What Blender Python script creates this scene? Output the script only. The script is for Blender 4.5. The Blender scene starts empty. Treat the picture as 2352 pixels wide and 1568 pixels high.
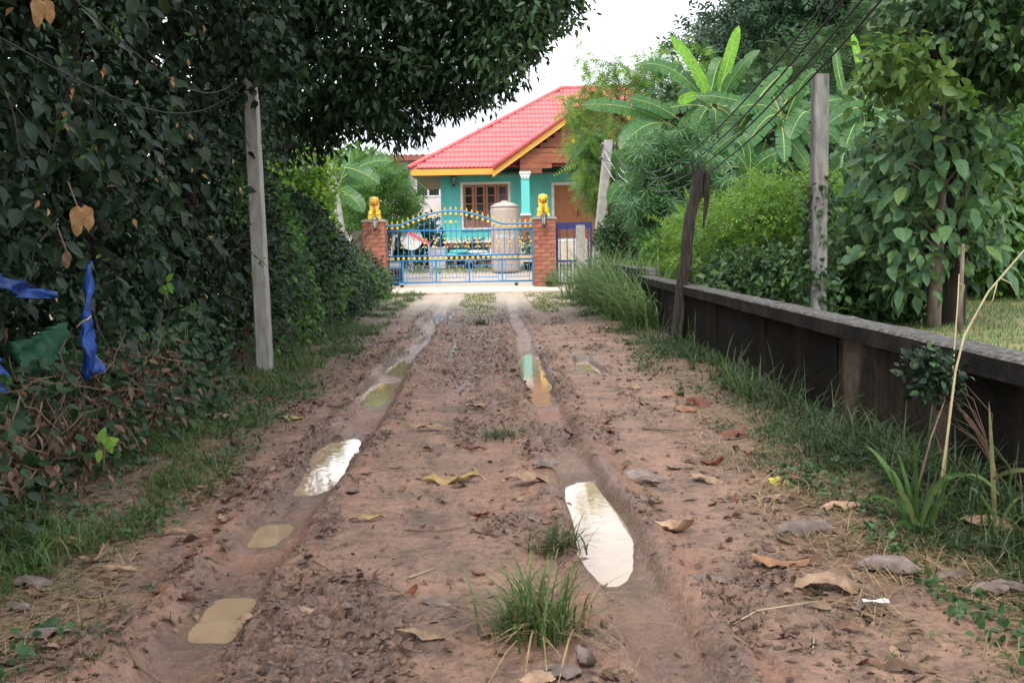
import bpy, bmesh, math, random
import numpy as np
from math import sin, cos, pi, radians

S = bpy.context.scene
COL = S.collection
rng = np.random.default_rng(7)
random.seed(7)

# ---------------------------------------------------------------- camera
FPX, CX, CY = 2400.0, 1176.0, 784.0          # focal length / centre in units of a 2352 px wide picture
YAW, PITCH, ROLL = radians(1.15), radians(5.45), radians(-1.0)
EYE = np.array([0.0, 0.0, 1.4])
cam_d = bpy.data.cameras.new("camera")
cam = bpy.data.objects.new("camera", cam_d)
COL.objects.link(cam)
cam_d.sensor_width = 36.0
cam_d.lens = 36.0 * FPX / 2352.0
cam_d.clip_start = 0.05
cam_d.clip_end = 2000
cam_d.dof.use_dof = True
cam_d.dof.focus_distance = 8.0
cam_d.dof.aperture_fstop = 13
def _rx(a): return np.array([[1,0,0],[0,cos(a),-sin(a)],[0,sin(a),cos(a)]])
def _rz(a): return np.array([[cos(a),-sin(a),0],[sin(a),cos(a),0],[0,0,1]])
RC = _rz(-YAW) @ _rx(pi/2-PITCH) @ _rz(ROLL)
from mathutils import Matrix, Vector
M4 = Matrix([list(RC[i])+[EYE[i]] for i in range(3)]+[[0,0,0,1]])
cam.matrix_world = M4
S.camera = cam

# ---------------------------------------------------------------- world, sun, exposure
SUN_EL, SUN_AZ = radians(58), radians(195)    # azimuth of the sun measured from +Y towards +X
world = bpy.data.worlds.new("World"); S.world = world; world.use_nodes = True
nt = world.node_tree; N = nt.nodes; L = nt.links
for n in list(N): N.remove(n)
out = N.new("ShaderNodeOutputWorld"); bg = N.new("ShaderNodeBackground")
sky = N.new("ShaderNodeTexSky"); sky.sky_type = 'NISHITA'; sky.sun_disc = False
sky.sun_elevation = SUN_EL; sky.sun_rotation = SUN_AZ
sky.air_density = 1.0; sky.dust_density = 2.0
tc = N.new("ShaderNodeTexCoord"); mp = N.new("ShaderNodeMapping"); mp.inputs['Scale'].default_value = (1.0,1.0,2.6)
nz = N.new("ShaderNodeTexNoise"); nz.inputs['Scale'].default_value = 2.6; nz.inputs['Detail'].default_value = 5
rp = N.new("ShaderNodeValToRGB"); rp.color_ramp.elements[0].position = .36; rp.color_ramp.elements[0].color=(.36,.36,.36,1)
rp.color_ramp.elements[1].position = .60; rp.color_ramp.elements[1].color=(.98,.98,.98,1)
mx = N.new("ShaderNodeMix"); mx.data_type='RGBA'
mx.inputs['B'].default_value = (11.5,11.8,12.2,1)
L.new(tc.outputs['Generated'], mp.inputs['Vector']); L.new(mp.outputs[0], nz.inputs['Vector'])
L.new(nz.outputs['Fac'], rp.inputs['Fac']); L.new(rp.outputs['Color'], mx.inputs['Factor'])
L.new(sky.outputs[0], mx.inputs['A']); L.new(mx.outputs['Result'], bg.inputs['Color'])
bg.inputs['Strength'].default_value = 0.13
L.new(bg.outputs[0], out.inputs['Surface'])
sd = bpy.data.lights.new("sun", 'SUN'); so = bpy.data.objects.new("sun", sd); COL.objects.link(so)
sd.energy = 1.5; sd.angle = radians(12); sd.color = (1.0,.95,.87)
sdir = Vector((sin(SUN_AZ)*cos(SUN_EL), cos(SUN_AZ)*cos(SUN_EL), sin(SUN_EL)))
so.rotation_euler = sdir.to_track_quat('Z','Y').to_euler(); so.location = (0,-10,30)
S.view_settings.view_transform = 'Standard'; S.view_settings.look = 'None'
S.view_settings.gamma = 1.0; S.view_settings.use_curve_mapping = False
S.view_settings.exposure = 1.0
S.render.engine = 'CYCLES'
S.cycles.max_bounces = 6; S.cycles.transparent_max_bounces = 8
S.cycles.use_denoising = True
S.cycles.sample_clamp_indirect = 8.0

# ---------------------------------------------------------------- pixel <-> place
def ray(px, py):
    c = np.array([(px-CX)/FPX, -(py-CY)/FPX, -1.0])
    return RC @ c
def P(px, py, Y):
    """the place seen at pixel (px, py) at distance Y down the road"""
    d = ray(px, py)
    return EYE + d*(Y/d[1])
def G(px, py, z=0.0):
    d = ray(px, py)
    return EYE + d*((z-EYE[2])/d[2])

# ---------------------------------------------------------------- naming
def link(o, parent=None):
    COL.objects.link(o)
    if parent is not None: o.parent = parent
    return o
def tag(o, label=None, cat=None, group=None, kind=None):
    if label: o['label'] = label
    if cat: o['category'] = cat
    if group: o['group'] = group
    if kind: o['kind'] = kind
    return o
def thing(name, loc, label, cat, group=None):
    o = bpy.data.objects.new(name, None); o.empty_display_size = .1
    COL.objects.link(o); o.location = [float(v) for v in loc]
    return tag(o, label, cat, group)
def origin(parent):
    v = np.zeros(3)
    while parent is not None:
        v += np.array(parent.location); parent = parent.parent
    return v
class MB:
    """collects shapes given in world coordinates; build() makes ONE mesh object"""
    def __init__(s): s.V=[]; s.F=[]; s.n=0
    def add(s, V, F):
        s.V.append(np.asarray(V,float)); s.F += [tuple(int(i)+s.n for i in f) for f in F]; s.n += len(V); return s
    def box(s, c, d, rz=0.0, R=None):
        x,y,z = np.array(d)/2.0
        v = np.array([[-x,-y,-z],[x,-y,-z],[x,y,-z],[-x,y,-z],[-x,-y,z],[x,-y,z],[x,y,z],[-x,y,z]])
        if R is not None: v = v @ np.asarray(R).T
        elif rz: v = v @ _rz(rz).T
        return s.add(v+np.array(c), [(0,3,2,1),(4,5,6,7),(0,1,5,4),(1,2,6,5),(2,3,7,6),(3,0,4,7)])
    def box2(s, a, b):
        a=np.array(a,float); b=np.array(b,float)
        return s.box((a+b)/2, np.abs(b-a))
    def tube(s, pts, r, n=6, cap=True):
        pts = np.array(pts,float); k=len(pts); r = np.broadcast_to(np.array(r,float),(k,))
        V=[]; F=[]
        prev=None
        for i in range(k):
            t = pts[min(i+1,k-1)]-pts[max(i-1,0)]; t = t/(np.linalg.norm(t)+1e-9)
            if prev is None:
                a = np.array([0,0,1.0]) if abs(t[2])<.9 else np.array([1.0,0,0])
                u = np.cross(a,t)
            else: u = prev - t*np.dot(prev,t)
            u = u/(np.linalg.norm(u)+1e-9); w = np.cross(t,u); prev=u
            for j in range(n):
                q = 2*pi*(j+.5)/n
                V.append(pts[i]+r[i]*(cos(q)*u+sin(q)*w))
        for i in range(k-1):
            for j in range(n):
                F.append((i*n+j, i*n+(j+1)%n, (i+1)*n+(j+1)%n, (i+1)*n+j))
        if cap:
            F.append(tuple(range(n-1,-1,-1))); F.append(tuple((k-1)*n+j for j in range(n)))
        return s.add(V,F)
    def lathe(s, c, prof, n=16, axis='z', closed=True):
        V=[]; F=[]; k=len(prof)
        for r,z in prof:
            for j in range(n):
                q=2*pi*j/n
                p=(r*cos(q), r*sin(q), z) if axis=='z' else (r*cos(q), z, r*sin(q)) if axis=='y' else (z, r*cos(q), r*sin(q))
                V.append(np.array(p)+np.array(c))
        for i in range(k-1):
            for j in range(n): F.append((i*n+j,i*n+(j+1)%n,(i+1)*n+(j+1)%n,(i+1)*n+j))
        if closed:
            F.append(tuple(range(n-1,-1,-1))); F.append(tuple((k-1)*n+j for j in range(n)))
        return s.add(V,F)
    def ball(s, c, r, n=10, m=6, R=None):
        r = np.broadcast_to(np.array(r,float),(3,)); V=[[0,0,1.0]]; F=[]
        for i in range(1,m):
            t=pi*i/m
            for j in range(n): V.append([sin(t)*cos(2*pi*j/n), sin(t)*sin(2*pi*j/n), cos(t)])
        V.append([0,0,-1.0]); last=len(V)-1
        for j in range(n):
            F.append((0,1+j,1+(j+1)%n)); F.append((last, 1+(m-2)*n+(j+1)%n, 1+(m-2)*n+j))
        for i in range(m-2):
            for j in range(n): F.append((1+i*n+j,1+(i+1)*n+j,1+(i+1)*n+(j+1)%n,1+i*n+(j+1)%n))
        V=np.array(V)*r
        if R is not None: V=V@np.asarray(R).T
        return s.add(V+np.array(c),F)
    def mesh(s, name, off=(0,0,0)):
        me = bpy.data.meshes.new(name)
        V = np.concatenate(s.V)-np.array(off)
        me.from_pydata(V.tolist(), [], s.F); me.validate(); return me
    def build(s, name, m, parent=None, smooth=False, loc=None):
        off = origin(parent) if parent is not None else np.zeros(3)
        if parent is None and loc is not None: off = np.array(loc,float)
        me = s.mesh(name, off)
        if smooth: me.polygons.foreach_set('use_smooth', [True]*len(me.polygons))
        me.materials.append(m)
        o = bpy.data.objects.new(name, me)
        if parent is None and loc is not None: o.location = [float(v) for v in loc]
        return link(o, parent)
def shared(name, me, parent, loc, rot=None, scale=None, mtx=None):
    """a part that shares mesh data with its like; loc in world coordinates"""
    o = bpy.data.objects.new(name, me); link(o, parent)
    off = origin(parent) if parent is not None else np.zeros(3)
    if mtx is not None:
        m = np.array(mtx,float); m[:3,3] -= off; o.matrix_local = Matrix(m.tolist())
    else:
        o.location = [float(a-b) for a,b in zip(loc,off)]
        if rot is not None: o.rotation_euler = rot
        if scale is not None: o.scale = scale
    return o
def big(name, V, T, m, parent=None, smooth=False, attrs=None):
    """large triangle mesh from arrays (world coordinates)"""
    off = origin(parent) if parent is not None else np.zeros(3)
    V = np.ascontiguousarray(V-off, dtype=np.float32); T = np.ascontiguousarray(T, dtype=np.int32); k=T.shape[1]
    me = bpy.data.meshes.new(name)
    me.vertices.add(len(V)); me.vertices.foreach_set('co', V.ravel())
    me.loops.add(T.size); me.loops.foreach_set('vertex_index', T.ravel())
    me.polygons.add(len(T)); me.polygons.foreach_set('loop_start', np.arange(0,T.size,k,dtype=np.int32))
    try: me.polygons.foreach_set('loop_total', np.full(len(T),k,dtype=np.int32))
    except Exception: pass
    if smooth: me.polygons.foreach_set('use_smooth', np.ones(len(T),dtype=bool))
    if attrs:
        for an,av in attrs.items():
            a = me.attributes.new(an,'FLOAT','POINT'); a.data.foreach_set('value', np.ascontiguousarray(av,dtype=np.float32))
    me.update(calc_edges=True)
    me.materials.append(m)
    return link(bpy.data.objects.new(name, me), parent)

# ---------------------------------------------------------------- value noise
def vnoise(x, y, seed=0):
    x=np.asarray(x,float); y=np.asarray(y,float)
    xi=np.floor(x).astype(np.int64); yi=np.floor(y).astype(np.int64); fx=x-xi; fy=y-yi
    fx=fx*fx*(3-2*fx); fy=fy*fy*(3-2*fy)
    def h(a,b):
        n=(a*374761393+b*668265263+seed*1442695041) & 0x7fffffff
        n=((n^(n>>13))*1274126177) & 0x7fffffff
        n=(n^(n>>16))
        return (n & 0xffff)/65535.0
    a=h(xi,yi); b=h(xi+1,yi); c=h(xi,yi+1); d=h(xi+1,yi+1)
    return (a*(1-fx)+b*fx)*(1-fy)+(c*(1-fx)+d*fx)*fy
def fbm(x,y,seed=0,oct=3):
    t=0; a=.5
    for i in range(oct):
        t=t+a*vnoise(x*2**i,y*2**i,seed+i*17); a*=.5
    return t
def sst(a,b,x):
    t=np.clip((x-a)/(b-a),0,1); return t*t*(3-2*t)

# ---------------------------------------------------------------- materials
def newmat(name):
    m=bpy.data.materials.new(name); m.use_nodes=True
    nt=m.node_tree; b=nt.nodes['Principled BSDF']; o=nt.nodes['Material Output']
    return m,nt,nt.nodes,nt.links,b,o
def ramp(N, cols, pos=None):
    r=N.new('ShaderNodeValToRGB'); e=r.color_ramp.elements
    n=len(cols); pos=pos or [i/(n-1) for i in range(n)]
    while len(e)<n: e.new(.5)
    for i in range(n): e[i].position=pos[i]; e[i].color=(*cols[i],1)
    return r
def noise(N,L,scale,detail=4,rough=.55,vec=None,mapscale=None,coord='Object'):
    n=N.new('ShaderNodeTexNoise'); n.inputs['Scale'].default_value=scale; n.inputs['Detail'].default_value=detail; n.inputs['Roughness'].default_value=rough
    if vec is None:
        t=N.new('ShaderNodeTexCoord'); vec=t.outputs[coord]
    if mapscale:
        mp=N.new('ShaderNodeMapping'); mp.inputs['Scale'].default_value=mapscale; L.new(vec,mp.inputs['Vector']); vec=mp.outputs[0]
    L.new(vec,n.inputs['Vector']); return n
def bump(N,L,b,src,strength=.3,dist=.02):
    bp=N.new('ShaderNodeBump'); bp.inputs['Strength'].default_value=strength; bp.inputs['Distance'].default_value=dist
    L.new(src,bp.inputs['Height']); L.new(bp.outputs[0],b.inputs['Normal']); return bp
def plain(name, cols, scale=8, rough=.6, metal=0, bmp=.15, spec=.5, mapscale=None, objrand=0, dist=.01, coat=0):
    if not isinstance(cols[0],(tuple,list)): cols=[tuple(c*.8 for c in cols), tuple(min(1,c*1.15) for c in cols)]
    m,nt,N,L,b,o=newmat(name)
    n=noise(N,L,scale,5,mapscale=mapscale)
    k=len(cols); r=ramp(N,cols,[.3+.4*i/(k-1) for i in range(k)])
    L.new(n.outputs['Fac'],r.inputs['Fac']); col=r.outputs['Color']
    if objrand:
        oi=N.new('ShaderNodeObjectInfo'); hs=N.new('ShaderNodeHueSaturation')
        mr=N.new('ShaderNodeMapRange'); mr.inputs['To Min'].default_value=1-objrand; mr.inputs['To Max'].default_value=1+objrand
        L.new(oi.outputs['Random'],mr.inputs['Value']); L.new(mr.outputs[0],hs.inputs['Value']); L.new(col,hs.inputs['Color']); col=hs.outputs['Color']
    L.new(col,b.inputs['Base Color'])
    b.inputs['Roughness'].default_value=rough; b.inputs['Metallic'].default_value=metal; b.inputs['Specular IOR Level'].default_value=spec
    if coat: b.inputs['Coat Weight'].default_value=coat
    if bmp: bump(N,L,b,n.outputs['Fac'],bmp,dist)
    return m
def leafmat(name, cols, rough=.45, trans=.25, spec=.24, tcol=None):
    m,nt,N,L,b,o=newmat(name)
    g=N.new('ShaderNodeNewGeometry'); oi=N.new('ShaderNodeObjectInfo')
    ad=N.new('ShaderNodeMath'); ad.operation='ADD'; fr=N.new('ShaderNodeMath'); fr.operation='FRACT'
    L.new(g.outputs['Random Per Island'],ad.inputs[0]); L.new(oi.outputs['Random'],ad.inputs[1]); L.new(ad.outputs[0],fr.inputs[0])
    r=ramp(N,cols); L.new(fr.outputs[0],r.inputs['Fac'])
    n=noise(N,L,14,3); mixn=N.new('ShaderNodeHueSaturation'); mr=N.new('ShaderNodeMapRange')
    mr.inputs['From Min'].default_value=.3; mr.inputs['From Max'].default_value=.7; mr.inputs['To Min'].default_value=.7; mr.inputs['To Max'].default_value=1.25
    L.new(n.outputs['Fac'],mr.inputs['Value']); L.new(mr.outputs[0],mixn.inputs['Value']); L.new(r.outputs['Color'],mixn.inputs['Color'])
    col=mixn.outputs['Color']
    L.new(col,b.inputs['Base Color']); b.inputs['Roughness'].default_value=rough; b.inputs['Specular IOR Level'].default_value=spec
    if trans>0:
        t=N.new('ShaderNodeBsdfTranslucent'); hs=N.new('ShaderNodeHueSaturation'); hs.inputs['Hue'].default_value=.48; hs.inputs['Value'].default_value=1.7
        L.new(col,hs.inputs['Color']); L.new(hs.outputs[0],t.inputs['Color'])
        mxs=N.new('ShaderNodeMixShader'); mxs.inputs[0].default_value=trans
        L.new(b.outputs[0],mxs.inputs[1]); L.new(t.outputs[0],mxs.inputs[2]); L.new(mxs.outputs[0],o.inputs['Surface'])
    return m

M={}
M['concrete']=plain('concrete',[(.20,.19,.17),(.30,.285,.26),(.36,.345,.32)],6,.85,bmp=.3)
M['pole_concrete']=plain('pole_concrete',[(.17,.155,.135),(.27,.25,.225),(.33,.31,.28)],5,.85,bmp=.3,mapscale=(4,4,.8))
M['old_concrete']=plain('old_concrete',[(.07,.07,.065),(.16,.155,.145),(.24,.23,.215)],4,.9,bmp=.4,mapscale=(4,4,.9))
M['block']=plain('block',[(.12,.115,.1),(.19,.18,.165)],7,.9,bmp=.3,objrand=.15)
M['brick']=plain('brick',[(.19,.06,.038),(.29,.10,.062),(.35,.15,.10)],9,.85,bmp=.35,objrand=.2)
M['mortar']=plain('mortar',(.25,.16,.12),12,.95)
M['blue']=plain('gate_blue',[(.012,.16,.42),(.02,.23,.52)],5,.35,bmp=.05,spec=.5)
M['navy']=plain('gate_navy',[(.015,.025,.12),(.03,.05,.2)],6,.4,bmp=.05)
M['gold']=plain('gold_paint',[(.62,.38,.035),(.85,.58,.08)],20,.32,bmp=.1,coat=.2)
M['goldyellow']=plain('statue_gold',[(.62,.36,.012),(.9,.6,.05)],14,.28,bmp=.15,coat=.3)
M['red']=plain('red_paint',(.5,.03,.02),10,.4)
M['white']=plain('white_paint',(.72,.72,.7),4,.6,bmp=.05)
M['teal']=plain('teal_render',[(.09,.42,.40),(.12,.52,.49),(.145,.565,.535)],1.3,.85,bmp=.08,mapscale=(1.5,1.5,.35))
M['tile']=plain('roof_tile_red',[(.52,.09,.10),(.65,.155,.155)],5,.5,bmp=.1,objrand=.10)
M['fascia']=plain('fascia_yellow',[(.62,.3,.035),(.72,.38,.06)],3,.5,bmp=.05)
M['soffit']=plain('soffit_brown',(.16,.085,.05),6,.7)
M['wood']=plain('house_wood',[(.13,.035,.015),(.24,.07,.03),(.3,.1,.05)],3,.5,mapscale=(1,1,14),objrand=.2)
M['doorwood']=plain('door_wood',[(.26,.09,.035),(.38,.15,.06)],3,.45,mapscale=(8,8,.8),objrand=.12)
M['glass']=plain('dark_glass',(.03,.03,.032),3,.08,bmp=0,spec=.6)
M['black']=plain('black_metal',(.012,.012,.013),8,.4)
M['rubber']=plain('black_rubber',(.02,.02,.022),12,.7)
M['lampglass']=plain('lamp_glass',(.45,.45,.43),6,.15,bmp=0)
M['tank']=plain('tank_beige',[(.34,.27,.23),(.42,.345,.30)],2,.5,bmp=.05)
M['tankmark']=plain('tank_print',(.5,.62,.75),6,.5,bmp=0)
M['pink']=plain('pink_red',(.68,.08,.1),6,.5)
M['grey']=plain('grey_plastic',(.36,.38,.42),5,.5)
M['palegrey']=plain('pale_grey',(.55,.58,.6),4,.45)
M['orange']=plain('orange_picket',[(.45,.09,.025),(.62,.16,.04)],6,.6,objrand=.12)
M['pinkwall']=plain('far_wall_pink',[(.50,.42,.44),(.6,.53,.55)],2,.85)
M['greywall']=plain('far_wall_grey',[(.30,.29,.30),(.4,.39,.41)],2,.85)
M['darkroof']=plain('far_roof',[(.16,.045,.035),(.25,.08,.06)],4,.7,mapscale=(6,1,1))
M['bark']=plain('bark',[(.06,.042,.03),(.14,.105,.08),(.2,.16,.125)],6,.9,bmp=.6,mapscale=(3,3,.7),dist=.03)
M['darkbark']=plain('dark_bark',[(.018,.014,.011),(.055,.042,.032)],6,.9,bmp=.6,mapscale=(3,3,.7),dist=.03)
M['postwood']=plain('post_wood',[(.008,.006,.005),(.022,.016,.012),(.05,.037,.028)],7,.9,bmp=.7,mapscale=(4,4,.5),dist=.03)
M['twig']=plain('twig',[(.09,.055,.035),(.17,.11,.07)],20,.85)
M['deadstalk']=plain('dead_stalk',[(.3,.25,.14),(.42,.36,.22)],12,.8)
M['cable']=plain('cable',(.012,.012,.013),5,.55)
M['palewire']=plain('pale_wire',(.5,.5,.52),5,.4)
M['ceramic']=plain('ceramic',(.05,.04,.04),5,.3)
M['tarp']=plain('blue_tarp',[(.003,.018,.085),(.006,.045,.22),(.01,.09,.38)],14,.5,bmp=.8)
M['net']=plain('green_net',[(.004,.04,.018),(.008,.075,.032)],10,.7,bmp=.4)
M['paper']=plain('paper',(.75,.74,.75),9,.7)
M['slab']=plain('apron_concrete',[(.44,.36,.28),(.56,.47,.38),(.62,.55,.47)],3,.9,bmp=.15)
M['yard']=plain('yard_concrete',[(.46,.34,.29),(.6,.47,.41)],2,.9,bmp=.1)
# foliage
M['l_dark']=leafmat('leaf_dark',[(.0045,.013,.006),(.008,.021,.009),(.013,.032,.013),(.011,.027,.017),(.03,.05,.014),(.007,.018,.009),(.018,.045,.016)],.5,.12,.22)
M['l_canopy']=leafmat('leaf_canopy',[(.008,.022,.008),(.012,.034,.010),(.018,.046,.013)],.42,.08)
M['l_hedge']=leafmat('leaf_hedge',[(.025,.065,.022),(.045,.10,.03),(.035,.08,.04),(.075,.12,.035)],.42,.22)
M['l_mid']=leafmat('leaf_mid',[(.035,.10,.02),(.06,.15,.03),(.085,.18,.035)],.45,.3)
M['l_lime']=leafmat('leaf_lime',[(.07,.17,.02),(.11,.23,.03),(.16,.27,.035),(.09,.19,.03)],.5,.35)
M['l_feather']=leafmat('leaf_feather',[(.09,.19,.035),(.13,.25,.05),(.19,.30,.06)],.55,.4)
M['l_grey']=leafmat('leaf_grey_green',[(.055,.13,.06),(.085,.18,.08),(.11,.21,.085)],.5,.28)
M['l_teak']=leafmat('leaf_teak',[(.06,.13,.065),(.075,.155,.07),(.09,.18,.075),(.12,.2,.06)],.5,.3)
M['l_banana']=leafmat('leaf_banana',[(.04,.115,.035),(.06,.15,.04),(.05,.135,.05)],.38,.35)
M['l_bananalight']=leafmat('leaf_banana_young',[(.12,.30,.03),(.15,.34,.04)],.38,.45)
M['midrib']=plain('midrib',(.32,.38,.11),8,.5)
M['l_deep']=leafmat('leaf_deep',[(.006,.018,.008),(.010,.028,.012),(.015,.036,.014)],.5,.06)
M['l_hedgedark']=leafmat('leaf_hedge_dark',[(.010,.028,.010),(.018,.045,.014),(.03,.07,.02),(.014,.036,.018)],.5,.15)
M['l_rain']=leafmat('leaf_rain_tree',[(.014,.038,.018),(.022,.058,.024),(.032,.075,.03)],.45,.15)
M['l_olive']=leafmat('leaf_olive',[(.045,.10,.022),(.065,.13,.03),(.10,.165,.03)],.45,.3)
M['grass']=leafmat('grass_blade',[(.035,.08,.022),(.055,.115,.028),(.08,.135,.038),(.17,.15,.075)],.5,.25)
M['grassdark']=leafmat('grass_dark',[(.016,.042,.015),(.028,.062,.02),(.045,.08,.026),(.09,.09,.042)],.5,.2)
M['grasspale']=leafmat('grass_pale',[(.075,.15,.05),(.11,.20,.065),(.16,.235,.09)],.5,.3)
M['straw']=leafmat('straw',[(.2,.14,.07),(.3,.22,.12),(.14,.095,.055)],.8,.1)
M['dead']=leafmat('dead_leaf',[(.09,.052,.034),(.15,.085,.055),(.2,.13,.085),(.07,.045,.035)],.75,.12)
M['pod']=leafmat('tan_leaf',[(.3,.17,.07),(.4,.24,.11)],.7,.25)
M['f_tan']=plain('fallen_tan',[(.13,.075,.045),(.27,.17,.105),(.33,.22,.14)],14,.75,bmp=.5,objrand=.2)
M['f_grey']=plain('fallen_grey',[(.07,.05,.042),(.14,.105,.09),(.22,.17,.15)],14,.75,bmp=.5,objrand=.2)
M['f_red']=plain('fallen_red',[(.075,.018,.01),(.2,.055,.025)],14,.65,bmp=.5,objrand=.2)
M['f_orange']=plain('fallen_orange',[(.10,.042,.022),(.21,.095,.045),(.28,.15,.07)],14,.65,bmp=.5)
M['f_yellow']=plain('fallen_yellow',[(.36,.32,.02),(.48,.42,.04)],10,.6,bmp=.3)
M['f_yt']=plain('fallen_yellow_tan',[(.2,.12,.05),(.38,.28,.10)],8,.7,bmp=.4)

def mud_mat():
    m,nt,N,L,b,o=newmat('mud_track')
    t=N.new('ShaderNodeTexCoord'); v=t.outputs['Object']
    def at(a):
        n=N.new('ShaderNodeAttribute'); n.attribute_name=a; return n.outputs['Fac']
    n1=noise(N,L,2.2,6,.65,v); n2=noise(N,L,9,6,.68,v); n3=noise(N,L,55,4,.7,v); n4=noise(N,L,26,5,.7,v,(1,.8,1))
    r1=ramp(N,[(.13,.085,.062),(.225,.135,.096),(.295,.172,.118)],[.34,.5,.66]); L.new(n1.outputs['Fac'],r1.inputs['Fac'])
    r2=ramp(N,[(.45,.42,.4),(1.0,1.0,1.0),(1.16,1.12,1.08)],[.3,.5,.72]); L.new(n2.outputs['Fac'],r2.inputs['Fac'])
    mu=N.new('ShaderNodeMix'); mu.data_type='RGBA'; mu.blend_type='MULTIPLY'; mu.inputs['Factor'].default_value=.9
    L.new(r1.outputs[0],mu.inputs['A']); L.new(r2.outputs[0],mu.inputs['B'])
    r3=ramp(N,[(.35,.33,.32),(1,1,1),(1.25,1.2,1.15)],[.33,.47,.75]); L.new(n4.outputs['Fac'],r3.inputs['Fac'])
    mu2=N.new('ShaderNodeMix'); mu2.data_type='RGBA'; mu2.blend_type='MULTIPLY'; mu2.inputs['Factor'].default_value=.75
    L.new(mu.outputs['Result'],mu2.inputs['A']); L.new(r3.outputs[0],mu2.inputs['B'])
    def mixto(prev,fac,col,amount=1.0):
        x=N.new('ShaderNodeMix'); x.data_type='RGBA'
        f=N.new('ShaderNodeMath'); f.operation='MULTIPLY'; f.inputs[1].default_value=amount; L.new(fac,f.inputs[0])
        L.new(f.outputs[0],x.inputs['Factor']); L.new(prev,x.inputs['A'])
        if isinstance(col,tuple): x.inputs['B'].default_value=(*col,1)
        else: L.new(col,x.inputs['B'])
        return x.outputs['Result']
    c=mu2.outputs['Result']
    c=mixto(c,at('red'),(.28,.125,.08),.6)
    ch=ramp(N,[(.05,.034,.026),(.14,.09,.067),(.205,.135,.10)],[.36,.52,.68]); L.new(n4.outputs['Fac'],ch.inputs['Fac'])
    c=mixto(c,at('churn'),ch.outputs[0],.85)
    c=mixto(c,at('wet'),(.125,.078,.055),.62)
    gr=ramp(N,[(.15,.165,.055),(.25,.235,.09),(.34,.29,.14)],[.35,.5,.65]); L.new(n2.outputs['Fac'],gr.inputs['Fac'])
    c=mixto(c,at('lawn'),gr.outputs[0],.9)
    dr=ramp(N,[(.05,.042,.028),(.13,.095,.06),(.2,.14,.09)],[.35,.5,.65]); L.new(n4.outputs['Fac'],dr.inputs['Fac'])
    c=mixto(c,at('verge'),dr.outputs[0],.85)
    c=mixto(c,at('pale'),(.5,.42,.34),.85)
    L.new(c,b.inputs['Base Color'])
    rr=N.new('ShaderNodeMapRange'); rr.inputs['From Max'].default_value=1; rr.inputs['To Min'].default_value=.70; rr.inputs['To Max'].default_value=.16
    L.new(at('wet'),rr.inputs['Value']); L.new(rr.outputs[0],b.inputs['Roughness'])
    b.inputs['Specular IOR Level'].default_value=.45
    ad=N.new('ShaderNodeMath'); ad.operation='ADD'; sc=N.new('ShaderNodeMath'); sc.operation='MULTIPLY'; sc.inputs[1].default_value=.4
    L.new(n3.outputs['Fac'],sc.inputs[0]); L.new(n4.outputs['Fac'],ad.inputs[0]); L.new(sc.outputs[0],ad.inputs[1])
    bump(N,L,b,ad.outputs[0],.85,.035)
    return m
M['mud']=mud_mat()
def water_mat():
    m,nt,N,L,b,o=newmat('muddy_water')
    n=noise(N,L,5,3); r=ramp(N,[(.265,.185,.115),(.32,.23,.145)],[.35,.65]); L.new(n.outputs['Fac'],r.inputs['Fac']); L.new(r.outputs[0],b.inputs['Base Color'])
    b.inputs['Roughness'].default_value=.025; b.inputs['IOR'].default_value=1.33; b.inputs['Specular IOR Level'].default_value=.5
    b.inputs['Coat Weight'].default_value=.12; b.inputs['Coat Roughness'].default_value=.02; b.inputs['Coat IOR'].default_value=1.4
    n2=noise(N,L,11,2); bump(N,L,b,n2.outputs['Fac'],.035,.02)
    return m
M['water']=water_mat()
def wall_mat(name='blackened_wall',pos=[.32,.53,.64,.76]):
    m,nt,N,L,b,o=newmat(name)
    n1=noise(N,L,1.0,5,.6,mapscale=(1,1.3,.35)); n2=noise(N,L,14,5,.65)
    r=ramp(N,[(.006,.005,.004),(.015,.012,.0095),(.04,.031,.023),(.14,.107,.082)],pos); L.new(n1.outputs['Fac'],r.inputs['Fac'])
    r2=ramp(N,[(.6,.6,.6),(1.2,1.2,1.2)],[.3,.7]); L.new(n2.outputs['Fac'],r2.inputs['Fac'])
    mu=N.new('ShaderNodeMix'); mu.data_type='RGBA'; mu.blend_type='MULTIPLY'; mu.inputs['Factor'].default_value=.8
    L.new(r.outputs[0],mu.inputs['A']); L.new(r2.outputs[0],mu.inputs['B']); L.new(mu.outputs['Result'],b.inputs['Base Color'])
    b.inputs['Roughness'].default_value=.95; b.inputs['Specular IOR Level'].default_value=.12; bump(N,L,b,n2.outputs['Fac'],.4,.015)
    return m
M['wall']=wall_mat(); M['wall_light']=wall_mat('stained_wall',[.27,.41,.51,.61])
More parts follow.
